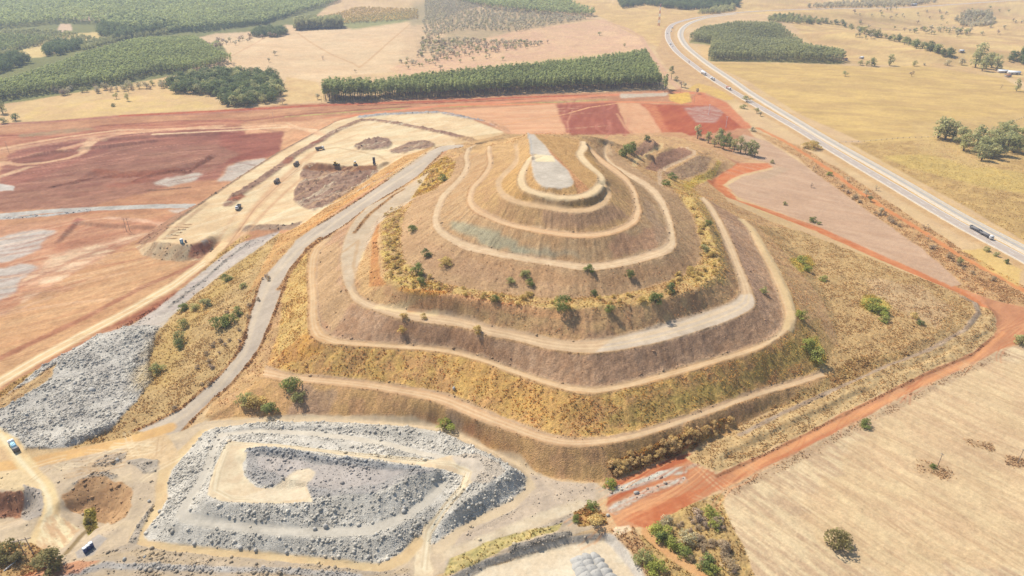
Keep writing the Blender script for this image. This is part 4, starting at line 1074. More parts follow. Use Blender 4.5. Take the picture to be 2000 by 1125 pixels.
# ---------------------------------------------------------------- highway
def flat_mat(name, c, rough=.8, var=.1, scale=1.5, spec=.2, metal=0.0):
    mt, nt, b = nodes(name)
    n1 = nt.nodes.new("ShaderNodeTexNoise"); n1.inputs["Scale"].default_value = scale; n1.inputs["Detail"].default_value = 4
    g = nt.nodes.new("ShaderNodeTexCoord"); nt.links.new(g.outputs["Object"], n1.inputs["Vector"])
    r = nt.nodes.new("ShaderNodeMapRange"); r.inputs[1].default_value = .3; r.inputs[2].default_value = .7
    r.inputs[3].default_value = 1 - var; r.inputs[4].default_value = 1 + var
    nt.links.new(n1.outputs["Fac"], r.inputs[0])
    v = nt.nodes.new("ShaderNodeVectorMath"); v.operation = 'SCALE'; v.inputs[0].default_value = tuple(c)
    nt.links.new(r.outputs[0], v.inputs["Scale"]); nt.links.new(v.outputs[0], b.inputs["Base Color"])
    b.inputs["Roughness"].default_value = rough; b.inputs["Specular IOR Level"].default_value = spec; b.inputs["Metallic"].default_value = metal
    return mt


def ribbon(W, offs, zs):
    W = np.asarray(W); T = np.gradient(W, axis=0); T /= np.linalg.norm(T, axis=1)[:, None]
    Nn = np.stack([T[:, 1], -T[:, 0]], 1)
    k = len(offs); V = []
    for o_, z_ in zip(offs, zs):
        p = W + Nn * o_
        V.append(np.column_stack([p, hz(W[:, 0], W[:, 1]) + z_]))
    V = np.stack(V, 1).reshape(-1, 3)
    n_ = len(W)
    i = np.arange(n_ - 1)[:, None] * k + np.arange(k - 1)[None]
    F = np.stack([i, i + 1, i + 1 + k, i + k], -1).reshape(-1, 4)
    return V, F


def merge(parts):
    V = []; F = []; s = 0
    for v, f_ in parts:
        V.append(v); F.append(f_ + s); s += len(v)
    return np.vstack(V), np.vstack(F)


WNd = dens(WN, 4.0); WFd = dens(WF, 4.0)
asph_n = flat_mat("worn asphalt", alb((212, 194, 182)), .85, .08, .25)
asph_f = flat_mat("gray asphalt", alb((204, 194, 186)), .85, .08, .25)
shoul = flat_mat("pale shoulder", alb((238, 218, 194)), .9, .1, .4)
white = flat_mat("road paint", (.62, .6, .56), .7, .1, 1)


def zcurve(w):
    # the trace is coarse far off: keep the road level with the ground there
    return w


o = mesh_np("highway_shoulder", *merge([ribbon(WNd, (-6.2, -5.2, 5.2, 6.2), (-.3, .30, .30, -.3)), ribbon(WFd, (-6.8, -5.8, 5.8, 6.8), (-.3, .30, .30, -.3))]), shoul); o["kind"] = "structure"
o = mesh_np("highway", *merge([ribbon(WNd, (-4.3, 4.3), (.36, .36)), ]), asph_n); o["kind"] = "structure"
o = mesh_np("highway", *merge([ribbon(WFd, (-2.0, 1.4), (.36, .36)), ]), asph_f); o["kind"] = "structure"
pts = [ribbon(WNd, (-4.5, -4.15), (.40, .40)), ribbon(WNd, (4.15, 4.5), (.40, .40)), ribbon(WFd, (-4.4, -4.1), (.38, .38)), ribbon(WFd, (4.1, 4.4), (.38, .38))]
s_ = np.concatenate([[0], np.cumsum(np.linalg.norm(np.diff(WNd, axis=0), axis=1))])
q = np.arange(0, s_[-1], 1.0)
W1 = np.column_stack([np.interp(q, s_, WNd[:, 0]), np.interp(q, s_, WNd[:, 1])])
for a in range(0, int(min(s_[-1], 2600)) - 10, 16):
    pts.append(ribbon(W1[a:a + 6], (-.16, .16), (.40, .40)))
o = mesh_np("lane_marking", *merge(pts), white); o["kind"] = "structure"


# ---------------------------------------------------------------- plants
def leaf_mat(name, c1, c2, trans=.42):
    mt, nt, b = nodes(name)
    L = nt.links.new
    at = nt.nodes.new("ShaderNodeVertexColor"); at.layer_name = "tone"
    oi = nt.nodes.new("ShaderNodeObjectInfo")
    mx = nt.nodes.new("ShaderNodeMix"); mx.data_type = 'RGBA'
    mx.inputs[6].default_value = (*c1, 1); mx.inputs[7].default_value = (*c2, 1)
    L(oi.outputs["Random"], mx.inputs[0])
    mu = nt.nodes.new("ShaderNodeMix"); mu.data_type = 'RGBA'; mu.blend_type = 'MULTIPLY'; mu.inputs[0].default_value = 1
    L(mx.outputs[2], mu.inputs[6]); L(at.outputs["Color"], mu.inputs[7])
    L(mu.outputs[2], b.inputs["Base Color"]); b.inputs["Roughness"].default_value = .75; b.inputs["Specular IOR Level"].default_value = .2
    tr = nt.nodes.new("ShaderNodeBsdfTranslucent"); L(mu.outputs[2], tr.inputs[0])
    ms = nt.nodes.new("ShaderNodeMixShader"); ms.inputs[0].default_value = trans
    L(b.outputs[0], ms.inputs[1]); L(tr.outputs[0], ms.inputs[2])
    L(ms.outputs[0], nt.nodes["Material Output"].inputs[0])
    return mt


LM = {"green": leaf_mat("green leaves", (.22, .26, .07), (.29, .31, .09)),
      "deep": leaf_mat("deep green leaves", (.15, .19, .065), (.21, .24, .08)),
      "gray": leaf_mat("gray green leaves", (.50, .45, .28), (.58, .50, .31)),
      "olive": leaf_mat("olive leaves", (.25, .215, .085), (.31, .26, .105)),
      "straw": leaf_mat("straw coloured shrub", (.74, .53, .25), (.66, .48, .20)),
      "gum": leaf_mat("gum leaves", (.37, .365, .145), (.48, .455, .19)),
      "dry": leaf_mat("dry twigs", (.46, .35, .23), (.54, .41, .26)),
      "gold": leaf_mat("yellow green leaves", (.62, .46, .16), (.70, .53, .20)),
      "lime": leaf_mat("bright green leaves", (.30, .34, .07), (.40, .40, .10)),
      "plant": leaf_mat("plantation leaves", (.38, .41, .14), (.44, .465, .16))}
BARK = flat_mat("bark", (.13, .10, .075), .9, .25, 3)


def quads(c, size, outward, r, up=.5):
    """leaf quads at centres c, roughly facing outward"""
    n_ = len(c)
    nrm = outward + r.normal(0, .55, (n_, 3)); nrm[:, 2] += up
    nrm /= np.linalg.norm(nrm, axis=1)[:, None] + 1e-9
    t = np.cross(nrm, r.normal(0, 1, (n_, 3))); t /= np.linalg.norm(t, axis=1)[:, None] + 1e-9
    b = np.cross(nrm, t)
    s1 = (size * r.uniform(.6, 1.25, n_))[:, None]; s2 = s1 * r.uniform(.55, .9, n_)[:, None]
    bend = nrm * s1 * .25
    V = np.stack([c - t * s1, c - b * s2 + bend, c + t * s1, c + b * s2 + bend], 1).reshape(-1, 3)
    return V, np.arange(n_ * 4).reshape(-1, 4)


def crown_np(seed, kind):
    """unit-height plants: foliage verts, faces, tone"""
    r = np.random.default_rng(seed)
    K = {"euca": dict(K=11, n=150, rx=.115, z0=.42, z1=.99, rc=.075, ls=.040),
         "eucal": dict(K=6, n=40, rx=.12, z0=.42, z1=.98, rc=.09, ls=.068),
         "far": dict(K=4, n=13, rx=.20, z0=.4, z1=.95, rc=.16, ls=.14),
         "gum": dict(K=19, n=760, rx=.27, z0=.20, z1=.93, rc=.15, ls=.034),
         "cerr": dict(K=13, n=420, rx=.47, z0=.42, z1=.86, rc=.20, ls=.050),
         "cerrs": dict(K=8, n=90, rx=.46, z0=.42, z1=.86, rc=.22, ls=.10),
         "native": dict(K=16, n=360, rx=.33, z0=.2, z1=.88, rc=.22, ls=.054),
         "bush": dict(K=15, n=760, rx=.56, z0=.12, z1=.80, rc=.25, ls=.052),
         "thin": dict(K=9, n=150, rx=.42, z0=.35, z1=.88, rc=.18, ls=.040)}[kind]
    cs = []
    for i in range(K["K"]):
        a = r.uniform(0, 2 * math.pi); zz = K["z0"] + (K["z1"] - K["z0"]) * (i + r.uniform(0, 1)) / K["K"]
        f_ = (zz - K["z0"]) / (K["z1"] - K["z0"])
        prof = math.sqrt(max(.05, 1 - (2 * f_ - .75) ** 2 / 1.6)) if kind in ("cerr", "cerrs", "native", "bush", "gum", "thin") else math.sqrt(max(.05, 1 - f_ * .95))
        rr = K["rx"] * prof * math.sqrt(r.uniform(.05, 1))
        cs.append((rr * math.cos(a), rr * math.sin(a), zz - K["rc"] * .3))
    cs = np.array(cs); rad = K["rc"] * r.uniform(.65, 1.25, len(cs)); tone = r.uniform(.72, 1.25, len(cs))
    k = r.choice(len(cs), K["n"], p=rad ** 2 / (rad ** 2).sum())
    d = r.normal(0, 1, (K["n"], 3)); d /= np.linalg.norm(d, axis=1)[:, None]
    d[:, 2] = np.where(d[:, 2] < -.3, -d[:, 2], d[:, 2])
    c = cs[k] + d * (rad[k] * r.uniform(.55, 1.05, K["n"]))[:, None]
    V, F = quads(c, np.full(K["n"], K["ls"]), d, r, 1.1 if kind in ("euca", "eucal", "far") else .5)
    t = np.repeat((tone[k] * r.uniform(.85, 1.18, K["n"])) ** (.45 if kind in ("eucal", "far") else 1.0), 4)
    V[:, 2] = np.maximum(V[:, 2], .01)
    return V, F, np.stack([t, t, t * r.uniform(.9, 1.1)], 1), cs


def tube(a, b, r0, r1, n_=6):
    a = np.asarray(a, float); b = np.asarray(b, float); d = b - a; d /= np.linalg.norm(d) + 1e-9
    u = np.cross(d, (0.3, .9, .1)); u /= np.linalg.norm(u); v = np.cross(d, u)
    an = np.arange(n_) * 2 * math.pi / n_
    ring = np.cos(an)[:, None] * u + np.sin(an)[:, None] * v
    V = np.vstack([a + ring * r0, b + ring * r1])
    i = np.arange(n_)
    F = np.stack([i, (i + 1) % n_, (i + 1) % n_ + n_, i + n_], 1)
    return V, F


def trunk_np(seed, kind, cs):
    r = np.random.default_rng(seed + 99)
    ps = []
    if kind in ("euca", "eucal", "far"):
        ps.append(tube((0, 0, -.03), (r.normal(0, .008), r.normal(0, .008), .9), .012, .004, 5))
        return merge(ps)
    fork = {"bush": .12, "gum": .38, "native": .28, "cerr": .30, "cerrs": .3, "thin": .3}[kind]
    fx, fy = r.normal(0, .03, 2)
    ps.append(tube((0, 0, -.04), (fx, fy, fork), .036, .026))
    for c in cs[r.choice(len(cs), min(6, len(cs)), replace=False)]:
        m_ = (np.array((fx, fy, fork)) + c) / 2 + r.normal(0, .02, 3)
        ps.append(tube((fx, fy, fork - .01), m_, .02, .013, 5)); ps.append(tube(m_, c, .013, .005, 5))
    return merge(ps)


NVAR = 5
PROTO = {}


def proto(kind, leaf, v, joined):
    key = (kind, leaf, v, joined)
    if key not in PROTO:
        V, F, T, cs = crown_np(hash(kind) % 1 + v * 17 + len(kind) * 5, kind)
        TV, TF = trunk_np(v * 17, kind, cs)
        nm = kind + "_" + leaf
        if joined:
            n0 = len(TV)
            o_ = mesh_np("tree", np.vstack([TV, V]), np.vstack([TF, F + n0]), BARK, col=np.vstack([np.ones((n0, 3)), T]))
            o_.data.materials.append(LM[leaf])
            o_.data.polygons.foreach_set("material_index", np.concatenate([np.zeros(len(TF), np.int32), np.ones(len(F), np.int32)]))
            me = (o_.data,)
            bpy.data.objects.remove(o_)
        else:
            a = mesh_np("crown", V, F, LM[leaf], col=T); b = mesh_np("trunk", TV, TF, BARK)
            me = (a.data, b.data)
            bpy.data.objects.remove(a); bpy.data.objects.remove(b)
        PROTO[key] = me
    return PROTO[key]


NPL = [0]
CATS = {"bush": "bush"}


def plant_w(name, kind, leaf, x, y, z, h, label, group=None, parts=True, w=1.0, cat=None):
    NPL[0] += 1
    v = NPL[0] % NVAR
    rz = random.uniform(0, 6.28)
    sx = h * w * random.uniform(.92, 1.08); sy = h * w * random.uniform(.92, 1.08)
    me = proto(kind, leaf, v, not parts)
    if parts:
        o_ = bpy.data.objects.new(name, None); o_.empty_display_size = .2
        COL.objects.link(o_)
        for nm, m_ in zip(("crown", "trunk"), me):
            c = bpy.data.objects.new(nm, m_); COL.objects.link(c); c.parent = o_
    else:
        o_ = bpy.data.objects.new(name, me[0]); COL.objects.link(o_)
    o_.location = (x, y, z); o_.rotation_euler = (0, 0, rz); o_.scale = (sx, sy, h)
    o_["label"] = label; o_["category"] = cat or ("bush" if "bush" in name or "shrub" in name else "tree")
    if group:
        o_["group"] = group
    return o_


def plant(name, kind, leaf, px, py, h, label, **kw):
    x, y, z = hit1(px, py)
    return plant_w(name, kind, leaf, x, y, z - .1, h, label, **kw)


def inside(pts, px, py):
    c = np.zeros(len(px), bool); n_ = len(pts)
    for i in range(n_):
        x1, y1 = pts[i]; x2, y2 = pts[(i + 1) % n_]
        t = ((y1 > py) != (y2 > py)) & (px < (x2 - x1) * (py - y1) / (y2 - y1 + 1e-12) + x1)
        c ^= t
    return c


def scatter(poly_px, spacing, jit=.45, seed=1, h=0.0):
    """points of a jittered planting inside a traced footprint (world)"""
    W = px2w(poly_px, True, 12)
    r = np.random.default_rng(seed)
    x0, y0 = W.min(0); x1, y1 = W.max(0)
    gx, gy = np.meshgrid(np.arange(x0, x1, spacing), np.arange(y0, y1, spacing))
    px = gx.ravel() + r.uniform(-jit, jit, gx.size) * spacing; py = gy.ravel() + r.uniform(-jit, jit, gx.size) * spacing
    k = inside(W[::max(1, len(W) // 160)], px, py)
    return px[k], py[k]


def mass(name, kind, leaf, px, py, h, label, cat, hv=.15, seed=3, kinds_v=NVAR, w=1.0):
    """many plants as one object"""
    r = np.random.default_rng(seed)
    z = hz(px, py); n_ = len(px)
    hs = h * r.uniform(1 - hv, 1 + hv, n_); a = r.uniform(0, 6.28, n_); tn = r.uniform(.9, 1.1, n_)
    tn *= .88 + .24 * vn(px / 35, py / 35, 21)
    v = r.integers(0, kinds_v, n_)
    Vs = []; Fs = []; Ts = []; Ms = []; s = 0
    for k in range(kinds_v):
        i = np.where(v == k)[0]
        if len(i) == 0:
            continue
        V, F, T, cs = crown_np(k * 17 + len(kind) * 5, kind)
        TV, TF = trunk_np(k * 17, kind, cs)
        n0 = len(TV)
        V = np.vstack([TV, V]); T = np.vstack([np.ones((n0, 3)), T]); F2 = np.vstack([TF, F + n0])
        ca, sa = np.cos(a[i])[:, None], np.sin(a[i])[:, None]; H_ = hs[i][:, None]
        P3 = np.stack([(V[None, :, 0] * ca - V[None, :, 1] * sa) * H_ * w + px[i][:, None], (V[None, :, 0] * sa + V[None, :, 1] * ca) * H_ * w + py[i][:, None],
                       V[None, :, 2] * H_ + z[i][:, None]], -1)
        Vs.append(P3.reshape(-1, 3)); Ts.append((T[None] * tn[i][:, None, None]).reshape(-1, 3))
        Fs.append((F2[None] + (np.arange(len(i)) * len(V))[:, None, None] + s).reshape(-1, 4)); s += len(i) * len(V)
        Ms.append(np.tile(np.concatenate([np.zeros(len(TF), np.int32), np.ones(len(F), np.int32)]), len(i)))
    if not Vs:
        return None
    o_ = mesh_np(name, np.vstack(Vs), np.vstack(Fs), BARK, col=np.vstack(Ts))
    o_.data.materials.append(LM[leaf]); o_.data.polygons.foreach_set("material_index", np.concatenate(Ms))
    o_["kind"] = "stuff"; o_["label"] = label; o_["category"] = cat
    return o_


# --- plantations and woods
bx, by = scatter("632,199 700,199 760,194 900,190 1000,183 1100,179 1200,176 1302,173 1300,168,10 1263,95,19 1150,111,19 1000,124,19 825,141,19 720,156,19 680,150,24 632,146,24", 4.2, seed=5)
so = np.argsort(by)
k = so[:260]
for x, y, z in zip(bx[k], by[k], hz(bx[k], by[k])):
    plant_w("plantation_tree", "euca", "plant", x, y, z, random.uniform(17, 21) * (1.2 if x < -185 else 1.0), "tall slender green tree in the front rows of the plantation block beside the red road", group="front trees of the plantation block", parts=False)
k = so[260:]
mass("plantation", "euca", "plant", bx[k], by[k], 19.0, "dense block of tall green planted trees beyond the red road", "plantation", hv=.12, seed=8)
for nm, s, sp, h, lb, kd, lf in (
        ("plantation", "-90,212 0,198 70,187 150,174 230,166 300,146 390,141 430,130 452,120 452,116,12 447,106,16 425,92,16 380,67,16 275,70,16 237,78,16 162,98,16 100,121,16 0,151,16 -90,185,16", 4.6, 15, "wide rounded plantation of green trees on the left slope", "eucal", "plant"),
        ("plantation", "-90,128 0,106 30,101 85,86 124,78 124,74 120,67,14 0,62,14 -90,72,14", 7, 14, "plantation strip above the pale clearings on the left", "eucal", "plant"),
        ("plantation", "-120,62 0,58 118,46 180,48 270,64 330,60 380,48 470,28 560,10 660,-6 -120,-40", 9.5, 16, "vast far plantation filling the top left hills", "far", "plant"),
        ("plantation", "330,66 380,60 470,52 520,48 560,34 660,6 668,-2 640,-2 560,8 480,30 420,40 340,56", 8, 15, "far plantation strip behind the peach pasture", "far", "plant"),
        ("plantation", "892,4 960,18 1060,29 1158,34 1160,31 1120,14 1095,0 1060,-10 890,-10", 8.5, 17, "plantation at the top edge beyond the gray scrub", "far", "plant"),
        ("woodland", "188,68 215,40 250,33 330,50 360,52 330,62 270,72 225,80", 9, 14, "dark native wood in the valley between the plantations", "native", "deep"),
        ("woodland", "85,100 115,88 158,88 160,96 120,108 90,110", 9, 13, "dark wood clump below the pale clearings", "native", "deep"),
        ("woodland", "-60,138 0,120 40,112 62,122 20,138 -20,152 -60,158", 9, 13, "dark wood at the left edge below the clearings", "native", "deep"),
        ("woodland", "325,180 345,158 395,150 440,145 500,150 540,155 552,175 548,195 520,205 470,209 440,208 420,190 380,185", 9.4, 14, "dark green native wood beside the red road", "native", "deep"),
        ("woodland", "490,70 500,62 550,60 560,66 545,73 500,73", 8, 13, "small dark wood on the edge of the peach pasture", "native", "deep"),
        ("woodland", "1215,18 1260,10 1300,16 1340,20 1400,18 1445,14 1440,-10 1200,-10", 10, 14, "dark wood on the far hillside behind the tower", "native", "deep"),
        ("woodland", "1360,28 1400,20 1432,14 1438,21 1400,27", 9, 12, "gray green wood beside the far road bend", "native", "gum"),
        ("tree_grove", "578,60 600,58 668,56 668,50 600,50 580,52", 6, 22, "grove of tall gray green trees at the top of the peach pasture", "gum", "gum"),
        ("plantation", "1345,80 1390,86 1382,119 1500,120 1640,124 1648,120 1640,112 1570,98 1545,78 1520,40,16 1440,38,16 1370,50,16", 4.7, 15, "olive plantation inside the road bend", "eucal", "gum"),
        ("scrub", "640,50 820,38 815,20 700,16 640,34", 9, 6.5, "yellow green scrub on the far slope", "cerrs", "gold"),
        ("scrub", "830,4 900,-4 940,14 830,40", 9, 6, "gray scrub at the top edge left of the far plantation", "cerrs", "gray"),
        ("scrub", "-90,104 0,64 60,60 130,64 200,80 60,92 -20,118", 9, 7, "low green regrowth in the left valley", "cerrs", "gum"),
        ("scrub", "330,64 420,40 520,26 600,6 560,34 520,48 400,64", 9, 8, "valley wood between two far plantation strips", "native", "deep"),
        ("scrub", "150,88 215,76 235,70 330,60 330,68 240,80 165,100", 8, 9, "valley wood beside the wide left plantation", "native", "gum"),
        ("scrub", "826,38 950,16 1155,37 1010,62 900,60 826,80", 13.5, 7.5, "dense gray green scrub on the far slope", "cerrs", "gray"),
        ("woodland", "1862,40 1890,26 1930,24 1945,45 1920,54 1880,52", 10, 11, "round scrub wood on the far right pasture", "native", "gray"),
        ("woodland", "1500,38 1545,30 1600,40 1625,47 1560,47 1500,42", 9, 9, "gallery wood along the right valley", "native", "gum"),
        ("woodland", "1640,8 1760,2 1840,4 1760,14 1660,16 1560,16", 13, 11, "tree belt along the far right road", "native", "gray"),
        ("woodland", "1965,120 2010,100 2050,130 1990,128", 9, 13, "dark wood at the right edge", "native", "deep")):
    x, y = scatter(s, sp, seed=len(lb) + int(sp * 10))
    if kd == "native" and lf == "deep" and "red road" in lb:
        for j in range(len(x)):
            plant_w("forest_tree", "native", random.choice(["deep", "deep", "deep", "gum"]), x[j], y[j], float(hz(x[j:j + 1], y[j:j + 1])[0]), random.uniform(10, 17), "rounded dark green tree within the native wood beside the red road", group="trees of the native wood by the red road", parts=True, w=1.3)
        continue
    mass(nm, kd, lf, x, y, h, lb, "forest" if nm != "scrub" else "scrub", hv=.22 if kd != "eucal" else .1, seed=int(sp * 7) + len(lb))

# --- scattered savanna trees on the pink slope
x, y = scatter("812,120 826,60 900,50 1010,50 1110,50 1190,60 1150,74 1060,88 1010,98 900,112 840,132 780,132 775,118", 10.5, jit=.5, seed=31)
r_ = np.random.default_rng(4)
pyx = y
keep = r_.random(len(x)) < np.clip(.15 + (y - 1130) / 330, .12, .95) * np.where(x > 60, .45, 1.0)
for j in np.where(keep)[0][:240]:
    plant_w("savanna_tree", "cerrs", random.choice(["gray", "gray", "gum", "dry"]), x[j], y[j], float(hz(x[j:j + 1], y[j:j + 1])[0]), random.uniform(5, 9), "small gray green tree scattered over the pink savanna slope", group="savanna trees on the pink slope", parts=False, w=1.1)
for a, b, h in ((793, 128, 7), (805, 124, 7), (781, 122, 6), (812, 125, 6.5), (826, 130, 6), (797, 135, 6), (846, 122, 6), (850, 128, 6), (861, 136, 8), (900, 122, 6), (930, 100, 6), (925, 118, 6), (949, 114, 6), (956, 112, 6), (982, 118, 7)):
    plant_w("savanna_tree", "cerrs", random.choice(["gray", "gum"]), *hit1(a, b)[:2], hit1(a, b)[2], h, "gray green tree at the lower left edge of the savanna slope", group="savanna trees at the lower edge", parts=False, w=1.15)

# --- gallery wood and lone trees on the right
gl = np.array(P("1500,36 1520,38 1545,41 1570,44 1600,46 1630,47 1655,54 1675,60 1690,66 1705,70 1722,75 1740,78 1758,82 1770,86 1785,90 1800,95 1815,98 1828,102 1842,108 1860,112"))
for i in range(62):
    t = i / 61 * (len(gl) - 1); a = int(min(t, len(gl) - 2)); p = gl[a] + (gl[a + 1] - gl[a]) * (t - a)
    xx, yy, zz = hit1(p[0] + random.uniform(-5, 5), p[1] + random.uniform(-2, 2))
    plant_w("gallery_tree", "native", random.choice(["deep", "deep", "gum"]), xx, yy, zz, random.uniform(8, 15), "dark green tree in the wood line winding down the right valley", group="trees of the valley wood line", parts=True, w=1.15)
for i in range(70):
    a, b = random.uniform(1660, 2000), random.uniform(16, 78)
    xx, yy, zz = hit1(a, b)
    plant_w("pasture_tree", "cerrs", random.choice(["gray", "gray", "dry", "gum"]), xx, yy, zz, random.uniform(5, 10), "small gray tree dotted over the far right pasture hills", group="trees dotted on the far pasture hills", parts=False)
for i in range(34):
    a = random.uniform(1780, 1900); b = 62 + (a - 1780) * .03 + random.uniform(-5, 4)
    xx, yy, zz = hit1(a, b)
    plant_w("pasture_tree", "cerrs", random.choice(["gray", "gum"]), xx, yy, zz, random.uniform(6, 11), "gray green tree in the broken row across the right pasture", group="broken tree row across the pasture", parts=False)
for i in range(40):
    a = random.uniform(100, 335); b = 182 - (a - 100) * .075 + random.uniform(-4, 7)
    xx, yy, zz = hit1(a, b)
    plant_w("edge_tree", "native", random.choice(["gray", "gum", "dry", "gray"]), xx, yy, zz, random.uniform(5, 10), "gray green tree along the lower edge of the left plantation", group="trees below the left plantation", parts=True, w=1.1)
for i in range(36):
    t = random.random(); a = 395 + t * 180; b = 92 - 34 * t + random.uniform(-4, 10)
    xx, yy, zz = hit1(a, b)
    plant_w("edge_tree", "cerrs", random.choice(["dry", "gray", "dry"]), xx, yy, zz, random.uniform(7, 12), "bare grayish tree along the upper edge of the peach pasture", group="bare trees above the peach pasture", parts=False)
LONE = [("euca", "gum", 1311, 155, 19, 1.9, "tall dark tree beside the dirt lane at the plantation corner", "pasture_tree"),
        ("cerr", "gray", 1321, 159, 8, 1, "small round tree just right of the tall lane tree", "pasture_tree"),
        ("cerr", "dry", 1331, 170, 9, 1, "brownish spreading tree above the yellow triangle", "pasture_tree"),
        ("cerr", "gray", 1338, 172, 8, 1, "gray tree beside the brownish spreading tree", "pasture_tree"),
        ("cerr", "dry", 1361, 183, 8, .8, "single brown tree on the orange junction", "pasture_tree"),
        ("cerr", "gum", 1458, 199, 8, 1.5, "flat crowned tree overhanging the near carriageway edge", "pasture_tree"),
        ("bush", "gum", 1452, 212, 6, 1.2, "low green tree on the verge below the flat crowned tree", "verge_bush"),
        ("cerr", "gum", 1478, 221, 7, 1.1, "verge tree between carriageway and orange track", "pasture_tree"),
        ("cerr", "gray", 1485, 227, 6, 1.1, "grayish verge tree next to the carriageway dip", "pasture_tree"),
        ("bush", "gray", 1470, 256, 5, 1.3, "gray bush at the corner of the red field", "verge_bush"),
        ("bush", "gold", 1588, 291, 9, 1.5, "big golden bush overhanging the highway edge", "verge_bush"),
        ("bush", "gold", 1572, 289, 6, 1.4, "lower golden bush left of the big highway bush", "verge_bush"),
        ("bush", "lime", 1620, 343, 4.5, 1.1, "green bush standing on the orange track", "verge_bush"),
        ("thin", "dry", 1588, 333, 5, 1, "bare shrub at the edge of the ploughed paddock", "dry_shrub"),
        ("thin", "gray", 1655, 355, 5, 1.2, "gray shrub where the orange track breaks off", "dry_shrub"),
        ("cerr", "gray", 1692, 384, 6, 1, "gray tree leaning over the orange track", "pasture_tree"),
        ("cerr", "deep", 1700, 394, 5, .9, "dark shrub below the gray track tree", "pasture_tree"),
        ("thin", "gray", 1711, 372, 5, 1.2, "shrub on the rough verge above the track", "dry_shrub"),
        ("cerr", "gray", 1721, 418, 6, 1, "tree beside the orange track bend", "pasture_tree"),
        ("thin", "dry", 1806, 450, 6, 1, "bare brown shrub near the truck stretch", "dry_shrub"),
        ("thin", "dry", 1813, 470, 5, 1, "brown shrub at the end of the track gap", "dry_shrub"),
        ("cerr", "gum", 1873, 518, 6, .8, "slim green shrub beside the lower orange track", "pasture_tree"),
        ("bush", "gum", 1926, 490, 4, 1, "small verge bush above the yellow grass", "verge_bush"),
        ("bush", "gum", 1945, 500, 3.5, 1.1, "second verge bush right of the small one", "verge_bush"),
        ("bush", "deep", 1965, 514, 3.5, 1, "dark bush at the yellow grass by the carriageway", "verge_bush"),
        ("bush", "green", 1588, 433, 4.5, 1.25, "dense green bush beside the orange perimeter road", "paddock_bush"),
        ("bush", "green", 1600, 438, 2.6, 1.1, "small bush attached to the dense green one", "paddock_bush"),
        ("bush", "gum", 1532, 400, 3.5, 1, "olive bush in the ploughed paddock near the road", "paddock_bush"),
        ("thin", "dry", 1584, 366, 4.5, 1.3, "brown leafless shrub in the middle of the paddock", "dry_shrub"),
        ("bush", "gum", 1508, 319, 4, .9, "bush at the tip of the orange apron", "paddock_bush"),
        ("cerr", "gum", 1650, 149, 8, 1.1, "flat topped lone tree in the yellow pasture, left one", "pasture_tree"),
        ("cerr", "dry", 1780, 149, 8, 1, "brownish lone tree in the yellow pasture, right one", "pasture_tree"),
        ("gum", "gum", 1737, 128, 19, 1, "tall leaning tree standing alone right of the dark bushes", "pasture_tree"),
        ("native", "deep", 1703, 129, 13, 1.3, "broad dark tree at the pasture edge", "pasture_tree"),
        ("native", "gum", 1680, 127, 8, 1.3, "low bushy tree between the plantation and the dark tree", "pasture_tree"),
        ("native", "gum", 1692, 128, 8, 1.3, "gray green bush at the foot of the dark tree", "pasture_tree"),
        ("native", "gum", 1785, 129, 9, 1.2, "bushy tree at the far pasture fence", "pasture_tree"),
        ("native", "gray", 1805, 128, 5, 1.2, "low gray shrub at the far pasture fence", "dry_shrub"),
        ("native", "gray", 1850, 128, 9, 1.3, "gray tree clump near the fence", "pasture_tree"),
        ("native", "gray", 1878, 127, 11, 1.2, "taller gray tree clump near the fence", "pasture_tree"),
        ("gum", "gum", 1985, 178, 17, .8, "slender tree at the right edge of the yellow pasture", "pasture_tree"),
        ("thin", "dry", 1954, 174, 8, .5, "bare slim tree left of the slender one", "dry_shrub"),
        ("cerr", "gray", 537, 108, 9, 1, "lone tree in the peach pasture, upper of two", "pasture_tree"),
        ("cerr", "gray", 525, 121, 7, 1, "lone tree in the peach pasture, lower of two", "pasture_tree"),
        ("thin", "dry", 631, 117, 8, 1.1, "faint bare tree in the middle of the peach pasture", "dry_shrub"),
        ("cerr", "gray", 694, 141, 5, .9, "small tree behind the corner of the plantation block", "pasture_tree"),
        ("gum", "gum", 6, 222, 17, 1.1, "tall tree at the left edge of the picture", "pasture_tree"),
        ("native", "deep", 30, 236, 9, 1.5, "round dark bush tree at the left field corner", "pasture_tree"),
        ("native", "deep", 8, 241, 7, 1.4, "dark bush under the tall left edge tree", "pasture_tree"),
        ("bush", "deep", 222, 208, 4.5, 1.2, "dark bush in the left pasture below the palms", "paddock_bush"),
        ("native", "gum", 250, 197, 11, .7, "ragged upright tree in the left pasture", "pasture_tree"),
        ("cerr", "gum", 228, 193, 8, .9, "small tree left of the ragged upright tree", "pasture_tree"),
        ("thin", "gray", 252, 182, 9, .7, "thin tree behind the ragged upright tree", "dry_shrub"),
        ("cerr", "gray", 620, 194, 8, 1.1, "small tree at the left foot of the plantation block", "pasture_tree"),
        ("cerr", "dry", 552, 203, 8, 1.1, "brown tree at the right foot of the native wood", "pasture_tree"),
        ("cerr", "gum", 1008, 88, 7, 1, "bushy tree above the pink slope, right side", "pasture_tree"),
        ("cerr", "gum", 1219, 92, 7, 1, "lone bush tree near the lane above the plantation block", "pasture_tree"),
        ("cerr", "gum", 1171, 69, 8, 1.1, "double crowned tree on the pink slope", "pasture_tree")]
for kd, lf, a, b, h, w, lb, nm in LONE:
    plant(nm, kd, lf, a, b, h, lb, w=w)
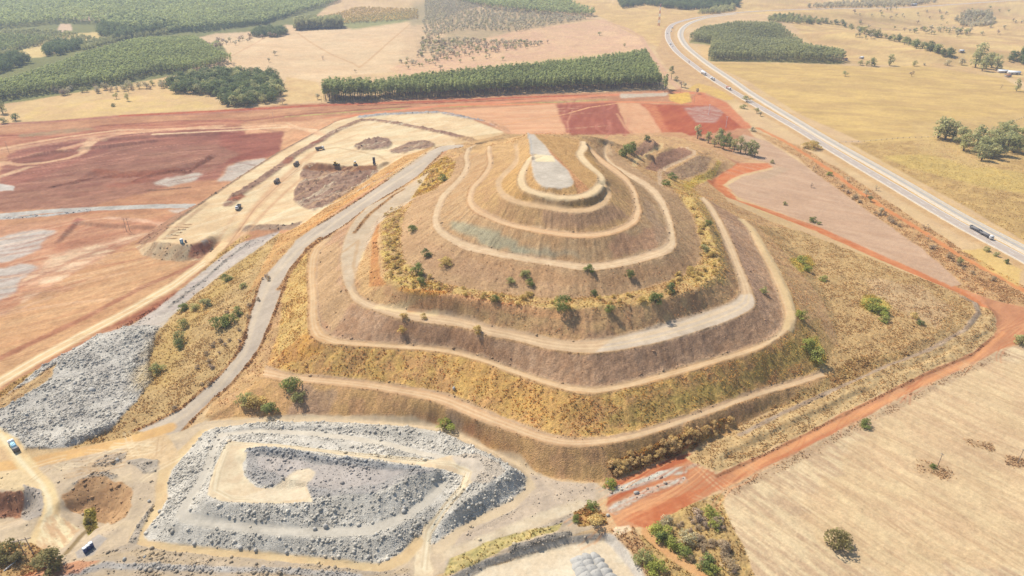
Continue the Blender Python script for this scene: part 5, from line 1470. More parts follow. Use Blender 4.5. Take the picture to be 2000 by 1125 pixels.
for i, (a, b) in enumerate(((1362, 271), (1383, 279), (1395, 286), (1403, 281), (1412, 291), (1425, 289), (1433, 296), (1446, 298), (1456, 301), (1465, 304), (1474, 306), (1408, 275), (1420, 283))):
    plant("row_tree", "gum", random.choice(["gum", "green"]), a, b, random.uniform(12, 17), "slim green tree in the short row above the ploughed paddock", group="tree row above the ploughed paddock", w=.9)
for i, (a, b, h) in enumerate(((1832, 270, 19), (1846, 273, 20), (1860, 271, 17), (1876, 281, 16), (1882, 294, 15), (1905, 288, 19), (1912, 303, 17), (1917, 313, 14), (1932, 302, 15), (1945, 284, 20), (1951, 303, 18), (1960, 272, 18), (1966, 293, 17), (1979, 298, 16), (1992, 288, 18), (2002, 304, 15), (1925, 292, 18), (1938, 310, 13), (1972, 282, 18))):
    plant("grove_tree", "gum", "gum", a, b, h * 1.2, "tall gum tree in the loose grove right of the highway", group="gum grove right of the highway", w=1.25)
for i, (a, b, h) in enumerate(((1905, 132, 20), (1918, 138, 18), (1912, 118, 24), (1945, 138, 20), (1936, 132, 19), (1925, 134, 20))):
    plant("grove_tree", "gum", "gum", a, b, h * 1.25, "tall tree in the clump left of the white farm sheds", group="tree clump by the farm sheds", w=1.1)

# --- bushes on the heap
HB = [("green", 573, 760, 6.5, .9, "tall green bush on the lowest berm road, left end"), ("gum", 583, 784, 5, .9, "olive bush hanging below the tall berm bush"),
      ("green", 528, 806, 5.5, 1, "dark round bush at the left foot of the heap"), ("gold", 497, 792, 5, 1.2, "yellowish thicket left of the dark foot bush"), ("gum", 478, 786, 4.5, 1.2, "brownish thicket at the haul road edge"),
      ("green", 1097, 603, 6.5, .85, "tall green bush on the yellow middle berm, centre"), ("deep", 1280, 592, 5.5, .9, "dark green bush with a long shadow on the middle berm"),
      ("deep", 1309, 570, 4.2, .9, "dark bush behind the long shadow bush"), ("green", 1151, 531, 3.6, 1, "small bush on the outer rim of the fourth berm road"),
      ("deep", 1229, 540, 3.5, .9, "small dark bush below the fourth berm road, right"), ("green", 1034, 556, 3, 1, "small bush above the tall centre bush"),
      ("gum", 1026, 540, 3.4, 1, "olive bush hanging under the fourth berm road"), ("green", 824, 556, 4.2, .8, "lower green bush on the left yellow berm"),
      ("green", 817, 537, 6, .8, "upper green bush on the left yellow berm"), ("gold", 869, 518, 4, 1.3, "broad yellow green bush left of the slope"),
      ("deep", 832, 501, 4, .9, "dark bush at the top of the left yellow berm"), ("gum", 996, 553, 3.2, 1, "round bush in the yellow grass, left of centre"),
      ("green", 1190, 608, 3.4, 1, "green bush right of the tall centre bush"), ("green", 966, 588, 3.2, .9, "small green bush above the track fork"),
      ("deep", 1159, 576, 2.6, 1, "tiny dark bush in the yellow grass"), ("green", 807, 452, 4, 1, "green bush on the left flank beside pale rocks"),
      ("green", 866, 353, 4.5, 1, "green bush on the left shoulder by the haul road"), ("green", 1222, 306, 9.5, .85, "largest green tree on the back of the heap"), ("green", 1232, 298, 8, .9, "second green tree at the back of the heap"),
      ("deep", 1263, 274, 4.5, .9, "dark bush on the crest of the small back tier"), ("green", 1312, 350, 4.5, 1.1, "green bush on the right shoulder of the heap"),
      ("green", 1300, 362, 4, 1.1, "bush left of the shoulder bush"), ("gum", 1377, 490, 3.4, 1, "bush on the yellow right flank"), ("green", 1382, 440, 3.2, 1.2, "bush upper on the yellow right flank"),
      ("gum", 1492, 572, 3.2, 1, "bush on the bend of the wide berm road"), ("green", 432, 641, 6.5, 1, "large green bush on the bank beside the haul road"),
      ("green", 450, 632, 5.5, 1, "second large bush on the haul road bank"), ("green", 464, 615, 4.2, 1, "upper bush of the haul road bank group"),
      ("gum", 353, 668, 6, .8, "dark upright bush on the bank above the boulders"), ("gum", 357, 640, 5, .8, "upper dark bush above the boulders"), ("deep", 350, 680, 4, .8, "lowest dark bush above the boulders"),
      ("gum", 306, 728, 5, 1, "round olive bush at the boulder edge"), ("gum", 404, 597, 4.5, 1.1, "olive bush on the upper bank"), ("green", 358, 606, 4, 1.1, "bush at the upper boulder corner"),
      ("gum", 380, 604, 3.4, 1.1, "small bush between the two upper bank bushes"), ("green", 442, 549, 4, 1.1, "bush at the top of the bank near the junction"), ("gum", 476, 562, 3, 1, "small bush right of the bank top bush"),
      ("gold", 790, 622, 3, 1, "yellow tuft bush on the face below the wide road"), ("gold", 932, 650, 3.6, 1, "yellow bush on the face below the wide road, right"),
      ("gold", 785, 648, 3, .9, "yellow bush halfway down the face with a shadow"), ("gold", 827, 622, 2.6, .9, "small yellow bush at the rim of the wide road"),
      ("lime", 871, 832, 4, 1.4, "bright yellow green bush at the foot of the lowest face"), ("lime", 1590, 700, 5.5, 1.1, "bright yellow bush at the right end of the berms"),
      ("lime", 1576, 680, 5, 1.1, "yellow green bush above the bright one"), ("lime", 1565, 622, 4.5, 1.1, "yellow bush on the right shoulder beside the track"),
      ("lime", 1700, 600, 5, 1.4, "yellow green bush in the middle of the grass terrace"), ("lime", 1720, 612, 4.5, 1.3, "yellow bush right in the terrace thicket"), ("lime", 1726, 628, 3.5, 1.2, "lowest yellow bush of the terrace thicket"),
      ("lime", 1565, 512, 4, 1.3, "yellow green bush at the upper terrace"), ("lime", 1575, 528, 3.4, 1.3, "lower yellow bush at the upper terrace"), ("gold", 1785, 620, 2.6, 1.2, "golden bush beside the dark hollow"),
      ("deep", 1798, 634, 2.4, 1.2, "dark bush in the terrace hollow"), ("lime", 1607, 548, 3, 1.2, "small yellow bush on the terrace edge"),
      ("green", 1690, 832, 3.4, 1.1, "green bush at the orange road edge beside the pale field"), ("green", 1824, 914, 1.8, 1.1, "little green bush at the foot of the field pole"), ("gum", 1996, 672, 5, 1.1, "bush at the right edge by the road junction"),
      ("lime", 1284, 1046, 4.5, 1.2, "bright green bush at the scrub corner beside the red road"), ("green", 1292, 1055, 4, 1, "dark green bush against the bright corner bush"), ("lime", 1312, 1066, 3.6, 1.2, "green bush lower in the scrub corner"),
      ("green", 1336, 1086, 3.4, 1.1, "bush beside the dirt lane in the scrub"), ("lime", 1386, 1008, 3.4, 1.2, "light green bush in the upper scrub"), ("lime", 1394, 1030, 3, 1.1, "light green bush below the upper one"),
      ("green", 1379, 1108, 4, 1.1, "dark green bush low in the scrub"), ("lime", 1392, 1118, 3, 1.1, "bright bush beside the low dark one"), ("gray", 1340, 1055, 4, 1.1, "gray bush in the middle of the scrub"),
      ("gum", 1256, 1094, 4, 1.1, "olive bush between the white yard and the lane"), ("lime", 1282, 1116, 4.5, 1.1, "bright green bush at the bottom edge by the lane"), ("dry", 1362, 1015, 3.5, 1.2, "brown bush in the upper scrub"),
      ("dry", 1412, 1075, 3.5, 1.2, "brown bush at the field edge of the scrub"), ("dry", 1425, 1110, 3, 1.3, "straw coloured bush at the field edge"), ("gray", 1300, 1020, 3, 1, "gray bush beside the red road end"),
      ("green", 1158, 992, 2.6, 1.2, "small green bush at the end of the gray stone strip"), ("gold", 1165, 1022, 3.6, 1.2, "straw yellow bush by the white yard"), ("green", 1125, 1016, 2.4, 1, "little green bush left of the straw one"),
      ("lime", 1190, 950, 3, 1.2, "light green bush at the toe of the heap")]
for lf, a, b, h, w, lb in HB:
    plant("bush", "bush", lf, a, b, h * 1.22, lb, w=w * 1.1)
plant("round_tree", "bush", "olive", 1636, 1070, 9.0, "lone round tree casting a shadow in the pale field", w=.98, parts=True)
for a, b, h, w, lb in ((18, 1086, 7.5, 1, "olive tree at the bottom left beside the pylon"), (36, 1096, 5, 1, "low olive bush between the trees at bottom left"), (98, 1112, 8.5, 1.15, "broad brownish tree below the pylon"), (175, 1022, 3, .8, "green bush in the bottom of the left pit")):
    plant("round_tree" if h > 6 else "bush", "bush", "olive", a, b, h, lb, w=w, parts=True)
# straw-yellow thickets along the heap's right foot and the berms
r_ = np.random.default_rng(12)
TH = [("1190,905 1260,870 1330,850 1400,825 1440,815 1430,835 1340,870 1260,905 1200,928", 60, "straw", "thick straw yellow bush on the right foot of the heap", "bushes on the right foot of the heap", 1.6, 3.4),
      ("748,420 780,395 778,480 795,520 880,560 960,572 1130,586 1130,600 1000,596 880,572 780,560 750,530", 46, "gold", "yellow shrub in the thicket along the left yellow berm", "yellow shrubs on the left berm", 1.6, 3.0),
      ("1130,588 1260,568 1350,520 1372,480 1350,410 1322,375 1350,370 1390,420 1408,500 1398,540 1300,585 1150,602", 50, "gold", "yellow shrub in the thicket along the right yellow berm", "yellow shrubs on the right berm", 1.6, 3.0),
      ("820,345 860,315 880,320 850,360 820,375", 14, "gold", "yellow shrub beside the upper haul road", "yellow shrubs by the upper haul road", 2, 3.2),
      ("1280,1040 1400,970 1425,1060 1450,1120 1360,1120", 34, "dry", "brown shrub in the scrub corner by the pale field", "brown shrubs of the scrub corner", 1.6, 3.0),
      ("1640,360 1800,470 1960,560 1900,540 1760,450 1650,380", 26, "dry", "brown shrub between the highway and the paddock", "brown shrubs along the orange track", 2, 3.6),
      ("480,570 540,520 500,600 440,740 400,770 340,800 400,690 430,600", 26, "dry", "brownish shrub on the grassy bank beside the haul road", "brown shrubs on the haul road bank", 1.5, 2.6)]
for s, n_, lf, lb, gp, h0, h1_ in TH:
    W = np.array([p[:2] for p in P(s)]); c = 0
    while c < n_:
        a, b = r_.uniform(W[:, 0].min(), W[:, 0].max()), r_.uniform(W[:, 1].min(), W[:, 1].max())
        if inside(W, np.array([a]), np.array([b]))[0]:
            c += 1
            plant("shrub", "bush", lf, a, b, r_.uniform(h0, h1_), lb, group=gp, parts=False, w=r_.uniform(.8, 1.3))
# ---------------------------------------------------------------- grass tufts and loose rock
area = np.gradient(GY)[:, None] * (GW * DU)[:, None] * np.ones_like(X)
vis = (np.abs(GU)[None] < 1.15) & (GY[:, None] > 140)


def sample(dens_, n_, seed):
    r = np.random.default_rng(seed)
    p = (dens_ * vis).ravel().astype(np.float64); p /= p.sum()
    k = r.choice(p.size, n_, p=p)
    i, j = np.unravel_index(k, X.shape)
    fx = r.uniform(0, 1, n_); fy = r.uniform(0, 1, n_)
    i1 = np.minimum(i + 1, NR - 1); j1 = np.minimum(j + 1, NC - 1)
    x_ = X[i, j] + (X[i, j1] - X[i, j]) * fx; y_ = Y[i, j] + (Y[i1, j] - Y[i, j]) * fy
    z_ = Zd[i, j] * (1 - fx) * (1 - fy) + Zd[i, j1] * fx * (1 - fy) + Zd[i1, j] * (1 - fx) * fy + Zd[i1, j1] * fx * fy
    return x_, y_, z_, CB[i, j], r, TU[i, j]


fade = np.clip(1.2 - GY / 700, .0, 1)[:, None] ** 1.5
x_, y_, z_, c_, r, t_ = sample(np.maximum(TU - .85, 0) * area * fade * (.3 + 1.4 * ss(.4, .65, fbm(X / 6, Y / 6, 2, 66))), 60000, 17)
n_ = len(x_)
V = []
hh = r.uniform(.2, .55, n_) * (.5 + .22 * np.minimum(t_, 3))
for k in range(3):
    a = r.uniform(0, 6.28, n_); w_ = r.uniform(.14, .30, n_) * (.7 + .2 * t_); ln = hh * r.uniform(.5, 1.1, n_)
    ca, sa = np.cos(a) * w_, np.sin(a) * w_; lx, ly = -np.sin(a) * ln, np.cos(a) * ln
    V.append(np.stack([np.stack([x_ - ca, y_ - sa, z_ - .05], 1), np.stack([x_ + ca, y_ + sa, z_ - .05], 1), np.stack([x_ + lx + ca * 1.1, y_ + ly + sa * 1.1, z_ + hh * .9], 1), np.stack([x_ + lx - ca * 1.1, y_ + ly - sa * 1.1, z_ + hh], 1)], 1))
V = np.stack(V, 1).reshape(-1, 3)
tn = np.clip(r.uniform(1.25, 1.85, n_)[:, None] * c_, 0, .8)
grass_mt, nt, b = nodes("dry grass blades")
at = nt.nodes.new("ShaderNodeVertexColor"); at.layer_name = "tone"
nt.links.new(at.outputs["Color"], b.inputs["Base Color"]); b.inputs["Roughness"].default_value = .85; b.inputs["Specular IOR Level"].default_value = .1
tr = nt.nodes.new("ShaderNodeBsdfTranslucent"); nt.links.new(at.outputs["Color"], tr.inputs[0])
ms = nt.nodes.new("ShaderNodeMixShader"); ms.inputs[0].default_value = .5
nt.links.new(b.outputs[0], ms.inputs[1]); nt.links.new(tr.outputs[0], ms.inputs[2]); nt.links.new(ms.outputs[0], nt.nodes["Material Output"].inputs[0])
o = mesh_np("dry_grass", V, np.arange(len(V)).reshape(-1, 4), grass_mt, col=np.repeat(tn, 12, axis=0))
o["kind"] = "stuff"; o["label"] = "dry straw coloured grass tufts covering the faces and terraces"; o["category"] = "grass"

# rock
PH = (1 + 5 ** .5) / 2
IV = np.array([(-1, PH, 0), (1, PH, 0), (-1, -PH, 0), (1, -PH, 0), (0, -1, PH), (0, 1, PH), (0, -1, -PH), (0, 1, -PH), (PH, 0, -1), (PH, 0, 1), (-PH, 0, -1), (-PH, 0, 1)], float)
IV /= np.linalg.norm(IV[0])
IF = np.array([(0, 11, 5), (0, 5, 1), (0, 1, 7), (0, 7, 10), (0, 10, 11), (1, 5, 9), (5, 11, 4), (11, 10, 2), (10, 7, 6), (7, 1, 8), (3, 9, 4), (3, 4, 2), (3, 2, 6), (3, 6, 8), (3, 8, 9), (4, 9, 5), (2, 4, 11), (6, 2, 10), (8, 6, 7), (9, 8, 1)])
x_, y_, z_, c_, r, t_ = sample(np.maximum(ST - .08, 0) * area * np.clip(1.5 - GY / 450, .05, 1)[:, None], 34000, 23)
n_ = len(x_)
sz = .145 * (1 - r.random(n_) * .988) ** -.5
sz = np.minimum(sz, .9)
V = IV[None] * r.uniform(.62, 1.15, (n_, 12, 1)) * (sz[:, None] * r.uniform(.7, 1.3, (n_, 3)))[:, None, :]
a = r.uniform(0, 6.28, n_); ca, sa = np.cos(a)[:, None], np.sin(a)[:, None]
V = np.stack([V[..., 0] * ca - V[..., 1] * sa + x_[:, None], V[..., 0] * sa + V[..., 1] * ca + y_[:, None], V[..., 2] * .8 + (z_ + sz * .15)[:, None]], -1)
tn = c_ * r.uniform(.8, 1.2, n_)[:, None]
rock_mt = ground_mat("loose rock", 3.0, .15, .4, .1)
o = mesh_np("rubble", V.reshape(-1, 3), (IF[None] + (np.arange(n_) * 12)[:, None, None]).reshape(-1, 3), rock_mt, col=np.repeat(np.clip(tn, 0, .8), 12, axis=0))
o["kind"] = "stuff"; o["label"] = "loose gray broken rock on the dumps"; o["category"] = "rubble"
# ---------------------------------------------------------------- machines, vehicles, poles and sheds
def bxm(c, s, rx=0.0, taper=1.0, ty=None):
    """box centre c size s -> verts, faces; taper scales the top (x,y)"""
    x, y, z = s[0] / 2, s[1] / 2, s[2] / 2
    tx = taper; ty = taper if ty is None else ty
    b = min(x, y, z) * .18
    V = np.array([(-x, -y, -z), (x, -y, -z), (x, y, -z), (-x, y, -z), (-x * tx, -y * ty, z - b), (x * tx, -y * ty, z - b), (x * tx, y * ty, z - b), (-x * tx, y * ty, z - b),
                  ((-x + b) * tx, (-y + b) * ty, z), ((x - b) * tx, (-y + b) * ty, z), ((x - b) * tx, (y - b) * ty, z), ((-x + b) * tx, (y - b) * ty, z)])
    F = np.array([(3, 2, 1, 0), (0, 1, 5, 4), (1, 2, 6, 5), (2, 3, 7, 6), (3, 0, 4, 7), (4, 5, 9, 8), (5, 6, 10, 9), (6, 7, 11, 10), (7, 4, 8, 11), (8, 9, 10, 11)])
    if rx:
        ca, sa = math.cos(rx), math.sin(rx)
        V = np.stack([V[:, 0] * ca + V[:, 2] * sa, V[:, 1], -V[:, 0] * sa + V[:, 2] * ca], 1)
    return V + np.array(c), F


def wheel(c, r, w):
    V = []; n_ = 14
    for yy, rr in ((-w / 2, r * .45), (-w / 2, r * .9), (-w / 2 * .8, r), (w / 2 * .8, r), (w / 2, r * .9), (w / 2, r * .45)):
        a = np.arange(n_) * 2 * math.pi / n_
        V.append(np.stack([np.cos(a) * rr, np.full(n_, yy), np.sin(a) * rr], 1))
    V = np.vstack(V); i = np.arange(n_)
    F = np.vstack([np.stack([k * n_ + i, k * n_ + (i + 1) % n_, (k + 1) * n_ + (i + 1) % n_, (k + 1) * n_ + i], 1) for k in range(5)] + [np.stack([i, np.roll(i, -1), 5 * n_ + np.roll(i, -1), 5 * n_ + i], 1)])
    return V + np.array(c), F


VM = {"white": flat_mat("white paint", (.72, .72, .70), .4, .06, 1, .5), "dark": flat_mat("dark tipper steel", (.16, .145, .13), .6, .2, 2, .4), "gray": flat_mat("gray trailer", (.16, .16, .165), .6, .15, 2, .4),
      "tyre": flat_mat("tyre rubber", (.025, .025, .025), .9, .1, 2), "glass": flat_mat("window glass", (.03, .04, .05), .15, .05, 1, .6), "yellow": flat_mat("machine yellow", (.42, .26, .04), .6, .15, 2, .4),
      "blue": flat_mat("blue paint", (.06, .19, .40), .5, .08, 1, .4), "pale": flat_mat("pale blue paint", (.34, .58, .66), .5, .06, 1, .4), "soil": flat_mat("loaded soil", (.20, .13, .09), .95, .25, 2),
      "red": flat_mat("red paint", (.45, .12, .07), .5, .1, 1, .4), "steel": flat_mat("galvanised steel", (.55, .55, .54), .5, .1, 2, .5), "wood": flat_mat("weathered wood", (.30, .24, .19), .9, .2, 3),
      "roof": flat_mat("white sheet roof", (.70, .69, .66), .6, .08, 1, .4), "wall": flat_mat("plaster wall", (.52, .46, .40), .9, .1, 1), "tile": flat_mat("clay tile roof", (.36, .17, .10), .9, .15, 1), "navy": flat_mat("dark blue plastic", (.05, .07, .16), .5, .1, 1, .4)}


def root(name, x, y, z, az, label, cat, group=None, scale=1.0):
    o_ = bpy.data.objects.new(name, None); o_.empty_display_size = .3
    COL.objects.link(o_)
    o_.location = (x, y, z); o_.rotation_euler = (0, 0, az); o_.scale = (scale,) * 3
    o_["label"] = label; o_["category"] = cat
    if group:
        o_["group"] = group
    return o_


def part(name, parts, mat, parent):
    V, F = merge(parts)
    return mesh_np(name, V, F, VM[mat], parent=parent)


def heading(px, py, qx, qy):
    a = hit1(px, py); b = hit1(qx, qy)
    return math.atan2(b[1] - a[1], b[0] - a[0])


def wheels(par, xs_, hy, r, w):
    for xw in xs_:
        for s in (-1, 1):
            wh = part("wheel", [wheel((xw, s * hy, r), r, w)], "tyre", par)
            part("rim", [wheel((xw, s * (hy + w * .42), r), r * .5, w * .2)], "steel", wh)


def dump_truck(px, py, az, label, cab="white", body="dark", load=True, tip=0.0, sc=1.0, group=None):
    x, y, z = hit1(px, py)
    t = root("dump_truck", x, y, z + .12, az, label, "dump truck", group, sc)
    part("chassis", [bxm((0, 0, .95), (8.4, 1.0, .45)), bxm((4.3, 0, .85), (.3, 2.4, .5))], "dark", t)
    cb = part("cab", [bxm((3.25, 0, 1.85), (1.9, 2.5, 1.5)), bxm((3.1, 0, 3.0), (1.6, 2.3, .9), taper=.86)], cab, t)
    part("window", [bxm((3.95, 0, 2.95), (.12, 1.9, .62)), bxm((3.1, 1.14, 2.95), (1.0, .1, .55)), bxm((3.1, -1.14, 2.95), (1.0, .1, .55))], "glass", cb)
    bed = [bxm((-1.2, 0, 1.55), (6.2, 2.6, .25)), bxm((-1.2, 1.25, 2.35), (6.2, .18, 1.5)), bxm((-1.2, -1.25, 2.35), (6.2, .18, 1.5)), bxm((1.85, 0, 2.5), (.2, 2.6, 1.8)), bxm((2.3, 0, 3.35), (1.0, 2.5, .14))]
    if not tip:
        bed.append(bxm((-4.3, 0, 2.15), (.18, 2.6, 1.1)))
    if tip:
        nb = []
        for V, F in bed:
            V = V - np.array((-4.2, 0, 1.4)); ca, sa = math.cos(tip), math.sin(tip)
            V = np.stack([V[:, 0] * ca - V[:, 2] * sa, V[:, 1], V[:, 0] * sa + V[:, 2] * ca], 1) + np.array((-4.2, 0, 1.4))
            nb.append((V, F))
        bed = nb
    bd = part("tipper_body", bed, body, t)
    if load and not tip:
        part("load", [bxm((-1.2, 0, 2.75), (5.6, 2.2, 1.0), taper=.45)], "soil", bd)
    wheels(t, (3.2, -1.7, -3.1), 1.1, .62, .5)
    return t


def dozer(px, py, az, label, canopy="yellow", sc=1.0):
    x, y, z = hit1(px, py)
    t = root("bulldozer", x, y, z + .1, az, label, "bulldozer", None, sc)
    part("engine_hood", [bxm((1.1, 0, 1.55), (2.2, 1.3, 1.0)), bxm((0, 0, 1.0), (4.2, 1.5, .6))], "yellow", t)
    cb = part("cab", [bxm((-.7, 0, 2.2), (1.5, 1.5, 1.7), taper=.9), bxm((-.7, 0, 3.1), (1.8, 1.8, .15))], canopy, t)
    part("window", [bxm((.02, 0, 2.4), (.1, 1.2, .8)), bxm((-.7, .74, 2.4), (1.0, .08, .8)), bxm((-.7, -.74, 2.4), (1.0, .08, .8))], "glass", cb)
    for s in (-1, 1):
        part("track", [bxm((0, s * 1.15, .55), (4.4, .6, 1.1), taper=.9, ty=1.0)], "tyre", t)
    part("blade", [bxm((2.9, 0, .75), (.25, 3.8, 1.4)), bxm((2.3, 1.2, .6), (1.2, .2, .25)), bxm((2.3, -1.2, .6), (1.2, .2, .25))], "dark", t)
    return t


dump_truck(466, 408, heading(466, 408, 446, 432), "white cabbed dump truck coming down the cream haul track, lowest one", load=False, body="gray", sc=.9)
dump_truck(541, 357, heading(541, 357, 566, 333), "loaded dark dump truck on the cream track, second from the bottom", cab="dark", sc=.9)
dump_truck(579, 323, heading(579, 323, 604, 302), "loaded dark dump truck beside the left end of the tipping bank", cab="dark", sc=.9)
dump_truck(625, 293, heading(625, 293, 655, 289), "dump truck with white cab turning at the top of the track", cab="white", sc=.95)
dump_truck(731, 321, heading(731, 322, 728, 300), "dump truck with its body raised tipping at the bank edge", cab="dark", tip=.95, body="gray", sc=.85)
dozer(656, 323, heading(656, 323, 668, 327), "yellow bulldozer at the bank edge, left of the tipping truck", sc=1.0)
dozer(694, 322, heading(694, 322, 697, 334), "bulldozer with white canopy in the middle of the bank edge", canopy="white", sc=1.0)
# water truck
x, y, z = hit1(29, 876)
t = root("tank_truck", x, y, z + .1, heading(29, 876, 19, 862), "pale blue truck with white cab on the dusty track at the left edge", "truck", None, 1.0)
part("chassis", [bxm((0, 0, .9), (7.6, 1.0, .4))], "dark", t)
cb = part("cab", [bxm((2.9, 0, 1.9), (1.8, 2.3, 1.9)), bxm((2.7, 0, 3.0), (1.3, 2.0, .35), taper=.8)], "white", t)
part("window", [bxm((3.82, 0, 2.3), (.08, 1.9, .75)), bxm((2.9, 1.16, 2.3), (1.0, .06, .6)), bxm((2.9, -1.16, 2.3), (1.0, .06, .6))], "glass", cb)
part("tank", [bxm((-.4, 0, 2.0), (3.9, 2.2, 1.7), taper=.72, ty=.6), bxm((-.4, 0, 2.95), (.8, .7, .25))], "pale", t)
part("rear_shade", [bxm((-3.1, 0, 1.7), (1.4, 2.2, 1.2)), bxm((-3.7, 0, 1.3), (.3, 2.3, .5))], "dark", t)  # dark boxes standing in for the shadow at the truck's rear
wheels(t, (2.7, -1.6, -2.9), 1.02, .55, .42)


def semi(px, py, qx, qy, label, boxes, cab="white", load=None, sc=1.0, lane=0.0):
    """articulated lorry; boxes: list of (length, material, height, kind)"""
    x, y, z = hit1(px, py)
    az = heading(px, py, qx, qy)
    x += -math.sin(az) * lane; y += math.cos(az) * lane
    t = root("lorry", x, y, z + .5, az, label, "lorry", None, sc)
    cb = part("cab", [bxm((-1.1, 0, 2.0), (2.2, 2.5, 2.6)), bxm((-1.3, 0, 3.45), (1.7, 2.3, .4), taper=.7)], cab, t)
    part("window", [bxm((.02, 0, 2.6), (.08, 2.1, .8)), bxm((-.9, 1.27, 2.6), (1.0, .06, .7)), bxm((-.9, -1.27, 2.6), (1.0, .06, .7))], "glass", cb)
    part("chassis", [bxm((-3.4, 0, .95), (4.6, 1.0, .35))], "dark", t)
    wheels(t, (-1.0, -4.4), 1.05, .52, .4)
    xo = -2.9
    for L, mt, hgt, kd in boxes:
        c = xo - L / 2
        if kd == "box":
            b_ = part("cargo_box", [bxm((c, 0, 1.25 + hgt / 2), (L, 2.55, hgt))], mt, t)
            part("underframe", [bxm((c, 0, 1.05), (L * .96, 1.6, .3))], "dark", t)
        else:
            b_ = part("open_trailer", [bxm((c, 0, 1.3), (L, 2.5, .22)), bxm((c, 1.2, 1.3 + hgt / 2), (L, .14, hgt)), bxm((c, -1.2, 1.3 + hgt / 2), (L, .14, hgt)), bxm((c - L / 2, 0, 1.3 + hgt / 2), (.16, 2.5, hgt)), bxm((c + L / 2, 0, 1.4 + hgt / 2), (.16, 2.5, hgt + .3))], mt, t)
            if load:
                part("load", [bxm((c, 0, 1.3 + hgt * .5), (L * .92, 2.1, hgt * .9), taper=.7)], load, b_)
        wheels(t, (c - L / 2 + 1.0, c - L / 2 + 2.3), 1.05, .52, .4)
        xo -= L + .8
    return t


semi(1937, 470, 1960, 483, "long lorry with white cab and two dark open trailers on the near carriageway", [(10.5, "gray", 1.3, "open"), (11.5, "gray", 1.4, "open")], load="dark", sc=.88)
semi(1377, 148, 1392, 157, "white box lorry, largest on the highway bend", [(11.0, "white", 2.7, "box")], sc=1.15)
semi(1394, 158, 1410, 168, "small lorry with pale load behind the white box lorry", [(4.5, "gray", 1.2, "open"), (4.0, "white", 1.8, "box")])
semi(1426, 177, 1440, 186, "lorry with orange red load and white cab on the highway", [(5.0, "roof", 1.4, "open"), (5.0, "red", 1.4, "open")], load="red")


def car(px, py, az, label, paint="white", group=None, sc=1.0):
    x, y, z = hit1(px, py)
    t = root("car", x, y, z + .45, az, label, "car", group, sc)
    b_ = part("body", [bxm((0, 0, .62), (4.4, 1.75, .62), taper=.96), bxm((-.25, 0, 1.2), (2.3, 1.6, .6), taper=.74, ty=.86)], paint, t)
    part("window", [bxm((.82, 0, 1.2), (.1, 1.2, .42), rx=-.5), bxm((-1.35, 0, 1.2), (.1, 1.2, .42), rx=.4), bxm((-.25, .74, 1.2), (1.5, .05, .36)), bxm((-.25, -.74, 1.2), (1.5, .05, .36))], "glass", b_)
    wheels(t, (1.35, -1.35), .8, .34, .22)
    return t


car(1309, 87, heading(1309, 87, 1314, 96), "white van like car at the start of the highway bend", sc=1.7)
car(1313, 55, heading(1313, 55, 1308, 62), "white pickup on the far left of the bend", sc=1.7)
car(1311, 62, heading(1311, 62, 1307, 70), "small white car just below the pickup on the bend", sc=1.1)
car(1303, 66, heading(1303, 66, 1303, 74), "pale car on the outer edge of the bend", "steel", sc=1.1)
car(1313, 91, heading(1313, 91, 1318, 98), "white car following the van like car", sc=1.1)
x, y, z = hit1(1345.5, 123)
t = root("motorcycle", x, y, z + .45, heading(1345, 123, 1352, 128), "dark motorcycle with rider alone on the near carriageway", "motorcycle", None, 1.6)
part("body", [bxm((0, 0, .75), (1.2, .35, .4)), bxm((.55, 0, 1.05), (.15, .7, .12))], "red", t)
part("rider", [bxm((-.1, 0, 1.35), (.45, .5, .8), taper=.7), bxm((-.05, 0, 1.88), (.26, .26, .28), taper=.7)], "dark", t)
wheels(t, (.7, -.7), .0, .32, .14)

# portable cabins
for i, (a, b, lb) in enumerate(((168, 1079, "white roofed portable toilet, lowest of the three in the row"), (174.5, 1074, "white roofed portable toilet in the middle of the row"), (180, 1069, "white roofed portable toilet, highest of the three in the row"))):
    x, y, z = hit1(a, b)
    t = root("portable_toilet", x, y, z, math.radians(-38), lb, "portable toilet", "portable toilets in a row", 1.05)
    w_ = part("cabin", [bxm((0, 0, 1.1), (1.15, 1.15, 2.2))], "navy", t)
    part("roof", [bxm((0, 0, 2.28), (1.3, 1.3, .2), taper=.8)], "white", t)
    part("door", [bxm((0, -.585, 1.05), (.75, .05, 1.85))], "blue", t)
x, y, z = hit1(355.5, 475)
t = root("portable_toilet", x, y, z, math.radians(20), "blue portable toilet at the front edge of the cream pad", "portable toilet", None, 1.35)
part("cabin", [bxm((0, 0, 1.1), (1.4, 1.4, 2.2))], "blue", t); part("roof", [bxm((0, 0, 2.28), (1.5, 1.5, .2), taper=.75)], "white", t); part("door", [bxm((0, -.71, 1.05), (.8, .05, 1.85))], "pale", t)
x, y, z = hit1(363, 473.5)
t = root("water_drum", x, y, z, 0, "small dark drum beside the blue portable toilet", "drum"); part("barrel", [wheel((0, 0, 0), .7, 1.6)], "dark", t).rotation_euler = (math.pi / 2, 0, 0)
t.location.z += .9


def pole(px, py, h, label, name="pole", mat="wood", r=.14, arm=0.0, az=0.0, cat="pole", lamp=False, group=None):
    x, y, z = hit1(px, py)
    t = root(name, x, y, z, az, label, cat, group)
    part("post", [tube((0, 0, -.3), (0, 0, h), r, r * .7, 8)], mat, t)
    if arm:
        c = part("crossarm", [bxm((0, 0, h - .5), (.16, arm, .16))], mat, t)
        part("insulator", [tube((0, s * arm * .42, h - .42), (0, s * arm * .42, h - .1), .07, .05, 6) for s in (-1, 1)], "steel", c)
    if lamp:
        part("lamp_head", [bxm((.7, 0, h), (1.5, .35, .18)), bxm((-.7, 0, h), (1.5, .35, .18))], "steel", t)
    return t


